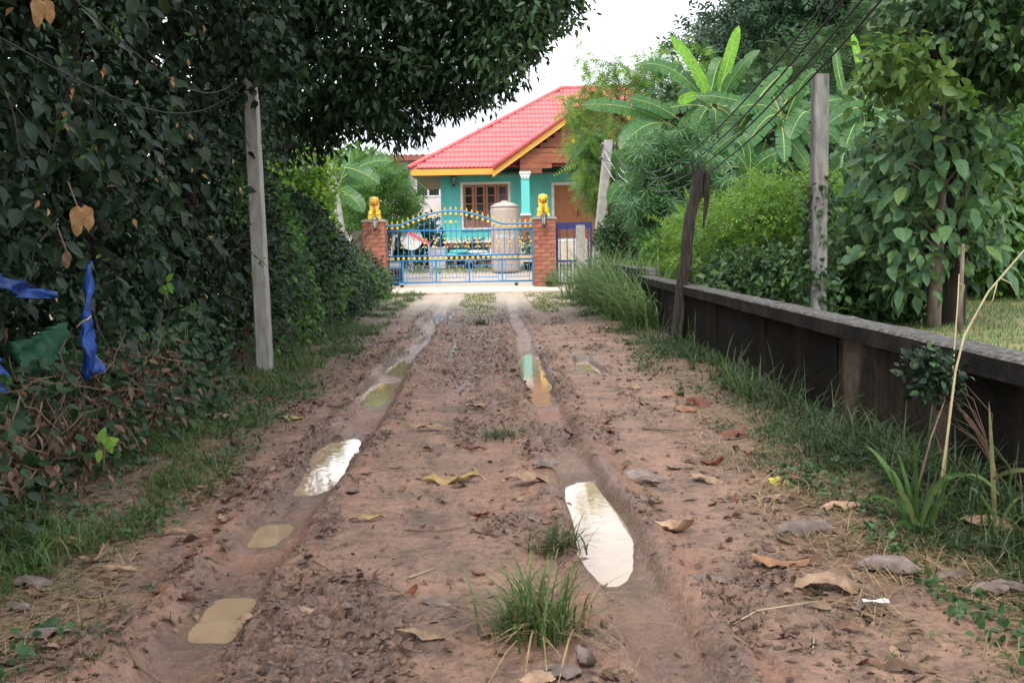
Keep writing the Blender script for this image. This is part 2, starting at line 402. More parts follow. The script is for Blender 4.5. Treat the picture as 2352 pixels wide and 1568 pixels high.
def coping_mat():
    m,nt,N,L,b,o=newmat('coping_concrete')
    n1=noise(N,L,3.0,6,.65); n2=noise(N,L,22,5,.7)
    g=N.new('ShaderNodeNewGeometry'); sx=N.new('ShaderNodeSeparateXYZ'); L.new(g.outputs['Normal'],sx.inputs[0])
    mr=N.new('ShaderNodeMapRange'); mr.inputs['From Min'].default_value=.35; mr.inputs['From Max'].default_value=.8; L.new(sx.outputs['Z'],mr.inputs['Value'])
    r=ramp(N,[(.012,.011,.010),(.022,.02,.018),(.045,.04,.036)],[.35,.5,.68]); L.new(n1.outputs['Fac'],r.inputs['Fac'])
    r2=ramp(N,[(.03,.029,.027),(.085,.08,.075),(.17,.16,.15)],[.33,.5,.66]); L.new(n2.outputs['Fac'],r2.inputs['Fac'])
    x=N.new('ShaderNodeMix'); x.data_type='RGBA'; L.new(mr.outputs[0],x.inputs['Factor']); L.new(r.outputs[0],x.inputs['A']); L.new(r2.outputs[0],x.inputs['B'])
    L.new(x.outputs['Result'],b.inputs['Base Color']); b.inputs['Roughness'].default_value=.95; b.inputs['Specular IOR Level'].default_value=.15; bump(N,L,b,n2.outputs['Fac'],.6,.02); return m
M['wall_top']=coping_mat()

# ---------------------------------------------------------------- leaf scatter
def norm(a): return a/(np.linalg.norm(a,axis=-1,keepdims=True)+1e-9)
def tmpl_ovate(w=.5, fold=.08, droop=.12):
    V=np.array([[0,0,0],[-w*.42,.22,fold*.8],[w*.42,.22,fold*.8],[0,.28,0],[-w*.5,.5,fold],[w*.5,.5,fold],[0,.6,-.02],[0,1,-droop]],float)
    V[4,1]=V[5,1]=.52
    T=np.array([[0,3,1],[0,2,3],[1,3,6],[1,6,4],[3,2,5],[3,5,6],[4,6,7],[6,5,7]])
    return V,T
def tmpl_diamond(w=.4, fold=.06, droop=.1):
    V=np.array([[0,0,0],[-w/2,.42,fold],[w/2,.42,fold],[0,.5,0],[0,1,-droop]],float)
    T=np.array([[0,3,1],[0,2,3],[1,3,4],[3,2,4]]); return V,T
def tmpl_frond(n=9, lw=.05, ll=.3, droop=.25):
    V=[];T=[]
    for i in range(n):
        y=.1+.9*i/(n-1); z=-droop*y*y; l=ll*(1-.65*abs(y-.45)/.55)
        for sgn in (-1,1):
            k=len(V)
            V+= [[0,y-lw*.6,z],[0,y+lw*.6,z],[sgn*l,y+l*.35,z-.06*l]]
            T.append([k,k+1,k+2] if sgn<0 else [k+1,k,k+2])
    k=len(V); V+=[[-.008,0,0],[.008,0,0],[0,1,-droop]]; T.append([k,k+1,k+2])
    return np.array(V,float),np.array(T)
def tmpl_palmate(n=7, w=.11):
    V=[];T=[]
    for i in range(n):
        a=radians(-115+230*i/(n-1)); l=1-.35*abs(i-(n-1)/2)/((n-1)/2)
        d=np.array([sin(a),cos(a),0]); s=np.array([cos(a),-sin(a),0]); k=len(V)
        V+= [[0,0,0],list(d*l*.5-s*w*.5+[0,0,.02]),list(d*l*.5+s*w*.5+[0,0,.02]),list(d*l+[0,0,-.12])]
        T+= [[k,k+2,k+1],[k+1,k+2,k+3]]
    return np.array(V,float),np.array(T)
def tmpl_spray(n=5, w=.36):
    """a short twig with several small leaves"""
    V=[];T=[]; r=np.random.default_rng(3); tv,tt=tmpl_diamond(w)
    for i in range(n):
        y=.15+.6*i/max(1,n-1); a=(-1)**i*radians(55)*(1-.5*i/n) + r.normal()*.2; l=.42
        v=tv*l; v=np.stack([v[:,0]*cos(a)+v[:,1]*sin(a), -v[:,0]*sin(a)+v[:,1]*cos(a), v[:,2]+r.normal()*.02],1)+[0,y,-.1*y*y]
        T+= (tt+len(V)).tolist(); V+= v.tolist()
    return np.array(V,float),np.array(T)
T_OV=tmpl_ovate(.62); T_OVN=tmpl_ovate(.4,.06,.2); T_DI=tmpl_diamond(.42); T_DIN=tmpl_diamond(.3,.05,.15); T_FR=tmpl_frond(); T_PA=tmpl_palmate(); T_SP=tmpl_spray(); T_SPN=tmpl_spray(6,.26)
def scatter(name, parent, m, tmpl, pos, dirs, nrm, size, width=None):
    tv,tt=tmpl; n=len(pos); y=norm(dirs); x=norm(np.cross(y,nrm)); z=np.cross(x,y)
    sz=np.broadcast_to(np.asarray(size,float),(n,))
    w = 1.0 if width is None else width
    V = pos[:,None,:]+ sz[:,None,None]*( (tv[None,:,0:1]*w)*x[:,None,:]+tv[None,:,1:2]*y[:,None,:]+tv[None,:,2:3]*z[:,None,:])
    T = (tt[None,:,:]+(np.arange(n)*len(tv))[:,None,None]).reshape(-1,3)
    return big(name, V.reshape(-1,3), T, m, parent)
def inpoly(poly, x, y):
    poly=np.array(poly,float); r=np.zeros(len(x),bool); j=len(poly)-1
    for i in range(len(poly)):
        xi,yi=poly[i]; xj,yj=poly[j]
        c=((yi>y)!=(yj>y)) & (x<(xj-xi)*(y-yi)/(yj-yi+1e-12)+xi); r^=c; j=i
    return r
def poly_pts(poly, Y, thick, n, rg, front=.0):
    """places spread through a body whose outline at distance Y is the polygon, thick metres deep"""
    a=np.array([P(px,py,Y) for px,py in poly]); q=a[:,[0,2]]
    lo=q.min(0); hi=q.max(0); out=[]; k=0
    while k<n:
        c=lo+(hi-lo)*rg.random((n*3,2)); c=c[inpoly(q,c[:,0],c[:,1])]; out.append(c); k+=len(c)
    c=np.concatenate(out)[:n]
    t=(rg.random(n)-.5)*thick
    return np.stack([c[:,0], Y+t, c[:,1]],1)
def clump_leaves(centers, rad, per, rg, up=.35, droop=.2, out=.8, axis=None, flat=.8):
    n=len(centers)*per
    c=np.repeat(centers,per,0); r=np.repeat(np.broadcast_to(np.asarray(rad,float),(len(centers),)),per)
    d=norm(rg.normal(size=(n,3))); k=rg.random(n)**.45
    off=d*(r*k)[:,None]; off[:,2]*=flat
    pos=c+off
    dirs=norm(d*out+rg.normal(size=(n,3))*.55+np.array([0,0,-droop]))
    nr=norm(d*.5+np.array([0,0,up])+rg.normal(size=(n,3))*.45)
    return pos,dirs,nr
def grass_blades(name, parent, m, base, h, rg, lean=.5, w=.006, seg=3, dirs=None):
    n=len(base); h=np.broadcast_to(np.asarray(h,float),(n,))*(.6+.8*rg.random(n))
    a=rg.random(n)*2*pi
    d=np.stack([np.cos(a),np.sin(a),np.zeros(n)],1) if dirs is None else norm(dirs+rg.normal(size=(n,3))*.25*np.array([1,1,0]))
    le=lean*(.3+1.2*rg.random(n)); s=np.stack([-d[:,1],d[:,0],np.zeros(n)],1)
    ww=w*(.6+.8*rg.random(n))
    rows=[]
    for i in range(seg+1):
        t=i/seg
        p=base+d*(le*h*t**1.8)[:,None]+np.array([0,0,1.0])*(h*(t-.45*le*t**2.4))[:,None]
        if i<seg: rows+= [p-s*(ww*(1-.6*t))[:,None], p+s*(ww*(1-.6*t))[:,None]]
        else: rows.append(p)
    V=np.stack(rows,1); k=V.shape[1]; T=[]
    for i in range(seg-1): T+= [[2*i,2*i+1,2*i+3],[2*i,2*i+3,2*i+2]]
    T.append([2*seg-2,2*seg-1,2*seg])
    T=(np.array(T)[None]+(np.arange(n)*k)[:,None,None]).reshape(-1,3)
    return big(name,V.reshape(-1,3),T,m,parent)
# ================================================================ GROUND
def rutL(y): return -1.05+.035*np.sin(y*.9)+.03*(vnoise(y*.5,0*y,3)-.5)
def rutR(y): return .455+.16*sst(8.5,3.6,y)+.03*np.sin(y*.8+1)
# puddles: centre px, half width (px at the middle row), top row, bottom row, sideways lean
PUD_PX=[(515,62,1366,1458,0.0),(615,48,1196,1252,0),(746,50,1008,1128,0),(862,38,877,926,0),(918,30,824,860,0),(952,20,772,788,0),(1006,26,722,743,0),
        (1372,72,1098,1314,0),(1222,31,810,890,0),(1241,28,894,928,0),(1040,8,792,822,0),(1350,24,826,858,0)]
PUD=[]
for (px,hw,t,b,ln) in PUD_PX:
    a=G(px,(t+b)/2,-.04); t0=G(px,t,-.04)[1]; b0=G(px,b,-.04)[1]; c=(t0+b0)/2
    PUD.append((a[0],c,hw*a[1]/FPX,(t0-b0)/2))
WATER_Z=-.062
def puddle_r(x,y,p):
    cx,cy,hw,hl=p
    wob=.26*(vnoise(x*6,y*2.2,47)-.5)*2
    return (np.abs((x-cx-.08*hw*np.sin(y*5))/(hw*.9))**4+np.abs((y-cy)/hl)**4)**(1/4)+wob*.85
def gfields(x,y):
    x=np.asarray(x,float); y=np.asarray(y,float)
    f={}
    near=1-sst(20,33,y)
    dl=x-rutL(y); dr=x-rutR(y); n2a=fbm(x*6.5,y*3.5,19)
    fade=(1-.45*sst(16,24,y))*(1-sst(25,29.5,y))
    def prof(d,w): return np.exp(-np.abs(d/w)**6)
    dm=x-(.0+(-.27)*sst(6.5,10,y)); mfade=sst(4.9,5.4,y)*(1-sst(15.5,18,y))*(.35+.65*sst(8,10,y))
    dl=dl+.05*(n2a-.45); dr=dr+.06*(n2a-.45)
    rl=prof(dl,.14); rr=prof(dr,.13); rm=prof(dm,.12)*mfade
    z=np.zeros_like(x)
    z-= fade*(.054*rl+.054*rr)+.035*rm
    rr2=np.exp(-np.abs((dr-.27)/.05)**4)*fade*(vnoise(y*.7,0*y,61)>.0)*sst(.3,.6,vnoise(y*.6,0*y,62)); z-= .022*rr2
    sh=lambda d,w: np.exp(-((np.abs(d)-w)/.075)**2)
    n1=fbm(x*1.1,y*.8,5); n2=fbm(x*5.5,y*4.5,9); n3=fbm(x*19,y*15,12,2)
    z+= fade*(.030*sh(dl,.235)+.030*sh(dr,.23))*(.4+1.2*n2)
    track=sst(-2.0,-1.5,x)*(1-sst(1.5,2.1,x))
    churn=sst(.44,.6,fbm(x*1.7,y*.8,31))*track*near
    churn=np.maximum(churn, .8*np.exp(-((x+.2)/.5)**2)*sst(9,11,y)*(1-sst(19,21.5,y)))
    shoulder=np.clip(sh(dl,.26)+sh(dr,.26),0,1)*fade
    z+= (n1-.45)*.03*near + (n2-.45)*.034*near*(.6+1.0*churn) + (n3-.4)*(.016+.065*churn+.05*shoulder)*near + np.clip(n3-.5,0,1)*.09*np.clip(churn+shoulder,0,1)*near
    # tyre lugs pressed into the floor of the left rut
    tread=rl*sst(3.95,4.2,y)*(1-sst(5.0,5.3,y))+.8*rr*sst(5.6,6.1,y)*(1-sst(9.5,10.5,y))+rm*.6*sst(5,5.3,y)
    z+= .025*sst(1.7,2.3,x)*near+.05*sst(-1.7,-2.5,x)*near
    for p in PUD:
        sel=(np.abs(x-p[0])<p[2]*1.8)&(np.abs(y-p[1])<p[3]*1.8)
        if sel.any():
            r=puddle_r(x[sel],y[sel],p); z[sel]=np.where(r<1.5, z[sel]*(1-sst(1.3,.9,r))+sst(1.3,.9,r)*(-.058-.055*sst(1.08,.80,r)+(n2[sel]-.45)*.018*sst(.7,1.0,r)+(n3[sel]-.4)*.007*sst(.75,1.0,r)), z[sel])
    wetp=np.zeros_like(x)
    for p in PUD:
        sel=(np.abs(x-p[0])<p[2]*2.6)&(np.abs(y-p[1])<p[3]*2.0)
        if sel.any(): wetp[sel]=np.maximum(wetp[sel], sst(2.0,1.0,puddle_r(x[sel],y[sel],p)))
    z+= .012*np.sin((y+.3*np.abs(dl))*2*pi/.085)*tread*(1-sst(.15,.5,wetp))
    # the field behind the wall, the bank under the left hedge, the rising yard
    z+= .24*sst(2.72,2.86,x)*(1-sst(18,24,y)) + .25*sst(4,12,x)
    z+= .12*sst(-2.6,-4.5,x)
    z+= .5*sst(32.6,41.5,y)
    apron=sst(-4.6,-4.2,x)*(1-sst(3.5,3.9,x))*sst(28.4,28.8,y)*(1-sst(32.9,33.2,y))
    z-= .06*apron
    f['z']=z
    f['wet']=np.clip(np.maximum.reduce([.75*rl*fade*sst(.3,.55,n1+.1),.8*rr*fade*sst(.25,.5,n1+.1),.9*rm*sst(.4,.55,n1),wetp, churn*.55*sst(.4,.6,n2)]),0,1)
    f['red']=np.clip(np.maximum.reduce([rr*fade*sst(.56,.36,n1),.6*rr2,rm*(1-sst(8,9,y)),shoulder*.8*sst(.5,.3,n2), .7*rl*sst(.5,.35,n1)]),0,1)*(1-wetp)
    f['churn']=np.clip(np.maximum(churn,shoulder*.7*sst(.35,.55,n2)),0,1)
    g0=fbm(x*1.3,y*.6,51)
    f['lawn']=np.clip(np.maximum.reduce([sst(19,22.5,y)*(1-sst(28.6,29,y))*np.clip(np.exp(-((x+.28)/.42)**4)+sst(.75,1.1,x)+.7*sst(-1.6,-2.0,x),0,1)*sst(.3,.5,g0+.12),
                 sst(2.7,2.85,x), sst(36.5,38.5,y), sst(-4.2,-5,x)*sst(20,24,y)]),0,1)
    f['lawn']=np.where((y>19)&(y<29)&(x<2.6)&(x>-2.6), f['lawn']*sst(.30,.52,fbm(x*4,y*1.6,57)+.12), f['lawn'])
    f['verge']=np.clip(np.maximum(sst(-1.45,-2.05,x+.45*(g0-.45)), sst(1.55,2.1,x+.6*(g0-.45))),0,1)*near*(1-sst(2.7,2.8,x))
    f['pale']=np.clip(np.maximum(sst(18.5,25,y)*(1-f['lawn'])*.8*(1-sst(34,36,y)), sst(32.5,33,y)*(1-sst(37.2,38.6,y))),0,1)
    return f
def gz(x,y): return gfields(np.atleast_1d(x),np.atleast_1d(y))['z']
def geo(a,b,r):
    o=[a]; st=abs(o[0])*(r-1) if a else .1
    while o[-1]<b: o.append(o[-1]*r)
    return np.array(o)
gxs=np.concatenate([-geo(6,420,1.22)[::-1], np.arange(-5.9,-3.2,.1), np.arange(-3.2,3.3,.02), np.arange(3.3,6,.1), geo(6,420,1.22)])
gys=np.concatenate([[-60,-25,-10,-4,-1,.5,1.2,1.8], geo(2.3,33.5,1.0042), geo(34,62,1.02), geo(66,700,1.2)])
X,Y=np.meshgrid(gxs,gys); F=gfields(X.ravel(),Y.ravel())
nx,ny=len(gxs),len(gys)
ii=(np.arange(ny-1)[:,None]*nx+np.arange(nx-1)[None]).ravel()
Q=np.stack([ii,ii+1,ii+nx+1,ii+nx],1)
ground=big('ground',np.stack([X.ravel(),Y.ravel(),F['z']],1),Q,M['mud'],None,True,{k:F[k] for k in ('wet','red','churn','lawn','verge','pale')})
tag(ground,'muddy reddish brown dirt track with two wheel ruts and grassy edges',None,None,'structure')
PUD_L=['murky tan puddle nearest the camera in the left rut','small murky puddle second from the camera in the left rut','greenish puddle with a bright sky edge, third in the left rut',
 'puddle reflecting bright sky and yellow leaves in the left rut beside the concrete pole','dim oval puddle in the left rut just beyond the concrete pole','thin puddle in the left rut well before the gate','farthest bluish puddle in the left rut near the grassy strip',
 'large long puddle full of white sky in the right rut','puddle reflecting the teal house column in the right rut','small tan puddle just this side of the teal reflecting one in the right rut','tiny puddle in the middle of the churned mud','shallow wet patch right of the right rut']
for kp,(p,lb) in enumerate(zip(PUD,PUD_L)):
    n=40; wz_=WATER_Z-.0012*(kp%5); V=[[p[0],p[1],wz_]]
    for j in range(n):
        a=2*pi*j/n; V.append([p[0]+1.16*p[2]*math.copysign(abs(cos(a))**.55,cos(a)),p[1]+1.14*p[3]*math.copysign(abs(sin(a))**.55,sin(a)),wz_])
    mb=MB(); mb.add(V,[(0,1+j,1+(j+1)%n) for j in range(n)])
    o=mb.build('puddle',M['water'],None,True,loc=(p[0],p[1],wz_)); tag(o,lb,None,None,'structure')
mb=MB(); mb.box2((-4.35,28.75,-.2),(3.6,33.0,.045))
tag(mb.build('concrete_apron',M['slab']),'pale concrete slab in front of the blue gate',None,None,'structure')

# ================================================================ HOUSE
YW=43.0
hx0=P(1013,480,YW)[0]; zfl=P(1110,552,YW)[2]; zb=.45
YE=41.9; e=P(942,388,YE); YR=47.8; rdg=P(1290,205,YR); hx1=11.5
ze=e[2]; zr=rdg[2]; xe=e[0]; xr=rdg[0]; xe1=hx1+1.2; xr1=xe1-(xr-xe); YB=YR*2-YE
house=thing('house',(3.5,YW,zb),'turquoise house with pink red tiled roof and brown wooden porch gable','house')
wx0,wx1=P(1064,470,YW)[0],P(1167,470,YW)[0]; wz1,wz0=P(1115,424,YW)[2],P(1115,523,YW)[2]
dx0=P(1273,470,YW)[0]; dx1=dx0+2.1; dz1=P(1300,425,YW)[2]
ztop=ze+.25
mb=MB()
mb.box2((hx0,YW,zfl),(wx0,YW+.2,ztop)); mb.box2((wx0,YW,zfl),(wx1,YW+.2,wz0)); mb.box2((wx0,YW,wz1),(wx1,YW+.2,ztop))
mb.box2((wx1,YW,zfl),(dx0,YW+.2,ztop)); mb.box2((dx0,YW,dz1),(dx1,YW+.2,ztop)); mb.box2((dx1,YW,zfl),(hx1,YW+.2,ztop))
mb.box2((hx0,YW+.2,zfl),(hx0+.2,YB-1.2,ztop)); mb.box2((hx1-.2,YW+.2,zfl),(hx1,YB-1.2,ztop)); mb.box2((hx0+.2,YB-1.4,zfl),(hx1-.2,YB-1.2,ztop))
mb.build('wall',M['teal'],house)
mb=MB(); mb.box2((hx0+.02,YW+.01,zb),(hx1-.02,YB-1.25,zfl-.09)); mb.build('brick_base',M['brick'],house)
mb=MB(); mb.box2((hx0-.03,YW-.035,zfl-.085),(hx1+.03,YW+.05,zfl+.02)); mb.build('white_band',M['white'],house)
mb=MB(); mb.box2((dx0-1.8,40.7,zb),(dx0+5.5,YW-.04,zfl-.1)); mb.build('porch_step',M['slab'],house)
# window
def trim(mb,x0,x1,z0,z1,w,y,d=.05):
    mb.box2((x0-w,y-d,z1),(x1+w,y+.02,z1+w)); mb.box2((x0-w,y-d,z0-w),(x1+w,y+.02,z0)); mb.box2((x0-w,y-d,z0),(x0,y+.02,z1)); mb.box2((x1,y-d,z0),(x1+w,y+.02,z1)); return mb
def window(parent,x0,x1,z0,z1,y,n,rows):
    w=trim(MB(),x0,x1,z0,z1,.11,y).build('window',M['white'],parent)
    g=MB().box2((x0,y+.12,z0),(x1,y+.13,z1)).build('pane',M['glass'],w)
    cw=(x1-x0)/n
    for i in range(n):
        a=x0+i*cw; b=a+cw; f=MB()
        f.box2((a+.01,y+.05,z0),(a+.10,y+.1,z1)); f.box2((b-.10,y+.05,z0),(b-.01,y+.1,z1))
        f.box2((a+.10,y+.05,z0),(b-.10,y+.1,z0+.3)); f.box2((a+.10,y+.05,z1-.1),(b-.10,y+.1,z1))
        for r in range(1,rows):
            zz=z0+.3+(z1-.1-z0-.3)*r/rows; f.box2((a+.10,y+.06,zz-.02),(b-.10,y+.09,zz+.02))
        f.build('casement',M['doorwood'],w)
    return w
window(house,wx0,wx1,wz0,wz1,YW,4,4)
# door
dr=MB(); dr.box2((dx0-.11,YW-.05,dz1),(dx1+.11,YW+.02,dz1+.11)); dr.box2((dx0-.11,YW-.05,zfl+.02),(dx0,YW+.02,dz1)); dr.box2((dx1,YW-.05,zfl+.02),(dx1+.11,YW+.02,dz1))
door=dr.build('door',M['white'],house)
for i in range(2):
    a=dx0+i*1.05; f=MB().box2((a+.005,YW+.05,zfl),(a+1.045,YW+.1,dz1))
    for zz0,zz1 in ((.15,.8),(.95,1.6),(1.7,2.0)): f.box2((a+.2,YW+.03,zfl+zz0),(a+.85,YW+.05,zfl+zz1))
    f.build('door_leaf',M['doorwood'],door)
MB().tube([(dx0+.97,YW+.0,zfl+.9),(dx0+.97,YW+.0,zfl+1.2)],.02,6).build('handle',M['black'],door)
# porch column
cxl,cxr=P(1197,450,41.0)[0],P(1216,450,41.0)[0]; cm=(cxl+cxr)/2; hw=(cxr-cxl)/2
zc1=P(1206,400,41.0)[2]; zc0=P(1206,490,41.0)[2]
for k,xx in enumerate((cm,cm+7.0)):
    c=MB().box2((xx-hw,41-hw,zc0),(xx+hw,41+hw,zc1)).build('column',M['teal'],house)
    cp=MB(); cp.box2((xx-hw-.06,41-hw-.06,zc1+.002),(xx+hw+.06,41+hw+.06,zc1+.09)); cp.box2((xx-hw-.03,41-hw-.03,zc1-.09),(xx+hw+.03,41+hw+.03,zc1)); 
    for q in (-.7,0,.7): cp.ball((xx+q*hw,41-hw-.03,zc1-.13),(.045,.03,.07),8,5)
    cp.build('capital',M['white'],c)
    MB().box2((xx-hw-.04,41-hw-.04,zc0-.09),(xx+hw+.04,41+hw+.04,zc0-.002)).build('column_ring',M['white'],c)
    MB().box2((xx-hw-.015,41-hw-.015,zb),(xx+hw+.015,41+hw+.015,zc0-.092)).build('column_base',M['brick'],c)
# hip roof
V=[(xe,YE,ze),(xe1,YE,ze),(xe1,YB,ze),(xe,YB,ze),(xr,YR,zr),(xr1,YR,zr)]
roof=MB().add(V,[(0,1,5,4),(1,2,5),(2,3,4,5),(3,0,4)]).build('roof',M['tile'],house)
sf=MB(); sf.add([(xe+.05,YE+.05,ze-.22),(xe1,YE+.05,ze-.22),(xe1,YB,ze-.22),(xe+.05,YB,ze-.22)],[(3,2,1,0)]); sf.build('soffit',M['soffit'],house)
xg=P(1130,388,40.6)[0]
for q0,q1 in (((xe+.02,YE-.0,ze-.27),(xg+.15,YE+.035,ze-.02)),((xe+.02,YE+.037,ze-.27),(xe+.055,YB,ze-.02)),((xg+9,YE,ze-.27),(xe1,YE+.035,ze-.02))): MB().box2(q0,q1).build('fascia',M['fascia'],house)
# roof tiles on the front slope, each a piece
def tile_mesh(w,l):
    V=[];Fc=[];nn=8
    for r in range(2):
        for i in range(nn+1):
            V.append((i*w/nn-w/2, r*l, .022*sin(i/nn*4*pi)+.03*(1-r)+.012))
    for i in range(nn+1): V.append((i*w/nn-w/2, 0, .022*sin(i/nn*4*pi)-.005))
    for i in range(nn):
        Fc.append((i,i+1,nn+2+i,nn+1+i)); Fc.append((i,2*nn+2+i,2*nn+3+i,i+1))
    return V,Fc
sl=math.hypot(YR-YE,zr-ze); uy,uz=(YR-YE)/sl,(zr-ze)/sl
rows=17; TL=sl/rows; TW=.34
tV,tF=tile_mesh(TW,TL*1.04)
tme=bpy.data.meshes.new('roof_tile'); tme.from_pydata(tV,[],tF); tme.materials.append(M['tile']); tme.polygons.foreach_set('use_smooth',[True]*len(tF))
RT=np.array([[1,0,0],[0,uy,-uz],[0,uz,uy]])
tl=[]
for r in range(rows):
    lo=xe+(xr-xe)*(r+.45)/rows; hi=xe1+(xr1-xe1)*(r+.45)/rows
    for i in range(int((xe1-xe)/TW)+1):
        cx_=xe+.1+i*TW+(TW/2 if False else 0)
        if lo-.02<cx_<hi: tl.append((cx_,r))
tl.sort(key=lambda q:(q[0]>5.2, q[1]))
rest=MB()
for k,(cx_,r) in enumerate(tl):
    p=np.array([cx_,YE+uy*r*TL-.03,ze+uz*r*TL+.008])
    if k<290:
        m4=np.eye(4); m4[:3,:3]=RT; m4[:3,3]=p; shared('roof_tile',tme,roof,p,mtx=m4)
    else: rest.add(np.array(tV)@RT.T+p,tF)
tag(rest.build('roof_tiles',M['tile'],roof,True),kind='stuff')
cap=MB(); cap.tube([(xe-.05,YE-.05,ze+.05),(xr,YR,zr+.06)],.10,8); cap.tube([(xr,YR,zr+.06),(xr1,YR,zr+.06)],.10,8); cap.tube([(xr1,YR,zr+.06),(xe1,YE,ze+.05)],.1,8)
cap.build('ridge_cap',M['tile'],roof,True)
# porch gable
YP=40.6; A=P(1131,389,YP); Bk=P(1376,212,YP); C=np.array([2*Bk[0]-A[0],YP,A[2]])
pg=MB()
V=[]; 
for q in (A,Bk,C):
    V+= [(q[0],YP,q[2]),(q[0],46.5,q[2])]
pg.add(V,[(0,2,3,1),(2,4,5,3)]); 
pg.add([(v[0],v[1]+.03,v[2]-.1) for v in V],[(0,1,3,2),(2,3,5,4)])
proof=pg.build('porch_roof',M['tile'],house)
sf=MB(); sf.add([(v[0],v[1]+.04,v[2]-.13) for v in V],[(0,1,3,2),(2,3,5,4)]); sf.build('porch_soffit',M['soffit'],proof)
for s,(a,b) in enumerate(((A,Bk),(C,Bk))):
    fa=MB(); d=(b-a); dn=np.array([0,0,-.30])
    fa.add([a,b,b+dn,a+dn,a+[0,.04,0],b+[0,.04,0],b+dn+[0,.04,0],a+dn+[0,.04,0]],[(0,1,2,3),(7,6,5,4),(0,4,5,1),(3,2,6,7),(0,3,7,4),(1,5,6,2)] )
    fa.build('rake_board',M['fascia'],proof)
    MB().tube([a+[0,-.02,.06],b+[0,-.02,.08]],.115,8).build('verge_cap',M['tile'],proof,True)
# gable planks
def rake_x(z): return A[0]+(z-A[2])/(Bk[2]-A[2])*(Bk[0]-A[0])
z=P(1300,338,41)[2]; top=Bk[2]-.25
while z<top:
    x0=rake_x(z+.2)+.35; x1=2*Bk[0]-x0
    if x1-x0>.4: MB().box2((x0,41.0,z),(x1,41.05,z+.185)).build('plank',M['wood'],house)
    z+=.195
zl=P(1206,342,41)[2]; xl0=P(1194,360,40.85)[0]; xm=P(1267,360,40.85)[0]; zk=P(1206,400,41)[2]
nr=5; hh=(zl-zk)/nr
for i in range(nr):
    z1=zl-i*hh; right=[2*Bk[0]-xl0]*3+[xm,xm-.38]
    MB().box2((xl0,40.83,z1-hh+.012),(right[i],40.9,z1)).build('lintel_plank',M['wood'],house)
    if i>=3: MB().box2((2*Bk[0]-right[i],40.83,z1-hh+.012),(2*Bk[0]-xl0,40.9,z1)).build('lintel_plank',M['wood'],house)
MB().lathe((P(1320,322,40.9)[0],40.97,P(1320,322,40.9)[2]),[(.0,.03),(.17,.03),(.175,0),(.12,-.02),(0,-.02)],20,'y',False).build('emblem_disc',M['goldyellow'],house)
# wall lantern of the house
def lantern(at,label,s=1.0):
    t=thing('wall_lantern',at,label,'lantern','black carriage lanterns'); a=np.array(at,float)
    b=MB(); b.tube([a+[0,.1*s,.1*s],a+[0,-.0*s,.18*s],a+[0,-.06*s,.12*s]],.014*s,6); b.box(a+[0,.11*s,.04*s],(.07*s,.02*s,.2*s)); b.build('bracket',M['black'],t)
    MB().lathe(a+[0,-.06*s,0],[(.04*s,-.16*s),(.075*s,.06*s)],6).build('glass',M['lampglass'],t)
    c=MB(); c.lathe(a+[0,-.06*s,0],[(.1*s,.06*s),(.06*s,.12*s),(.012*s,.16*s)],6); c.lathe(a+[0,-.06*s,0],[(.012*s,-.24*s),(.05*s,-.18*s),(.05*s,-.16*s)],6)
    for j in range(6):
        q=2*pi*j/6; c.tube([a+[.042*s*cos(q),-.06*s+.042*s*sin(q),-.16*s],a+[.078*s*cos(q),-.06*s+.078*s*sin(q),.06*s]],.009*s,4)
    c.build('lantern_frame',M['black'],t)
a=P(1042,412,YW-.12); lantern(a,'black lantern on the turquoise house wall under the eave',1.25)

# ================================================================ BUILDING FAR LEFT
bb=thing('far_building',(-4.5,58,.3),'grey and pink building with a dark red roof edge behind the left garden','building')
YF=58.0; fx0=P(700,420,YF)[0]; fx1=P(1030,420,YF)[0]; fz1=P(900,372,YF)[2]; fzm=P(980,455,YF)[2]
ax0,ax1=P(958,420,YF)[0],P(1008,420,YF)[0]; az0,az1=P(980,449,YF)[2],P(980,404,YF)[2]
MB().box2((fx0,YF,fzm),(ax0,YF+6,fz1)).box2((ax1,YF,fzm),(fx1,YF+6,fz1)).box2((ax0,YF,fzm),(ax1,YF+6,az0)).box2((ax0,YF,az1),(ax1,YF+6,fz1)).build('upper_wall',M['greywall'],bb)
MB().box2((fx0+.02,YF-.06,.2),(fx1-.02,YF+6,fzm-.003)).build('lower_wall',M['pinkwall'],bb)
rf=MB(); rf.box2((fx0-.6,YF-.9,fz1),(fx1+.3,YF+7,fz1+.28)); 
for i in range(30): rf.box2((fx0-.6+i*.32,YF-.93,fz1+.282),(fx0-.42+i*.32,YF+7,fz1+.32))
rf.build('roof',M['darkroof'],bb)
w=trim(MB(),ax0,ax1,az0,az1,.09,YF).box2(((ax0+ax1)/2-.05,YF-.04,az0),((ax0+ax1)/2+.05,YF+.02,az1)).build('window',M['palegrey'],bb)
MB().box2((ax0,YF+.1,az0),(ax1,YF+.12,az1)).build('pane',M['glass'],w)
MB().box2((P(930,420,YF)[0],YF-.1,.3),(P(938,420,YF)[0],YF-.061,fz1-.01)).build('drain_post',M['teal'],bb)

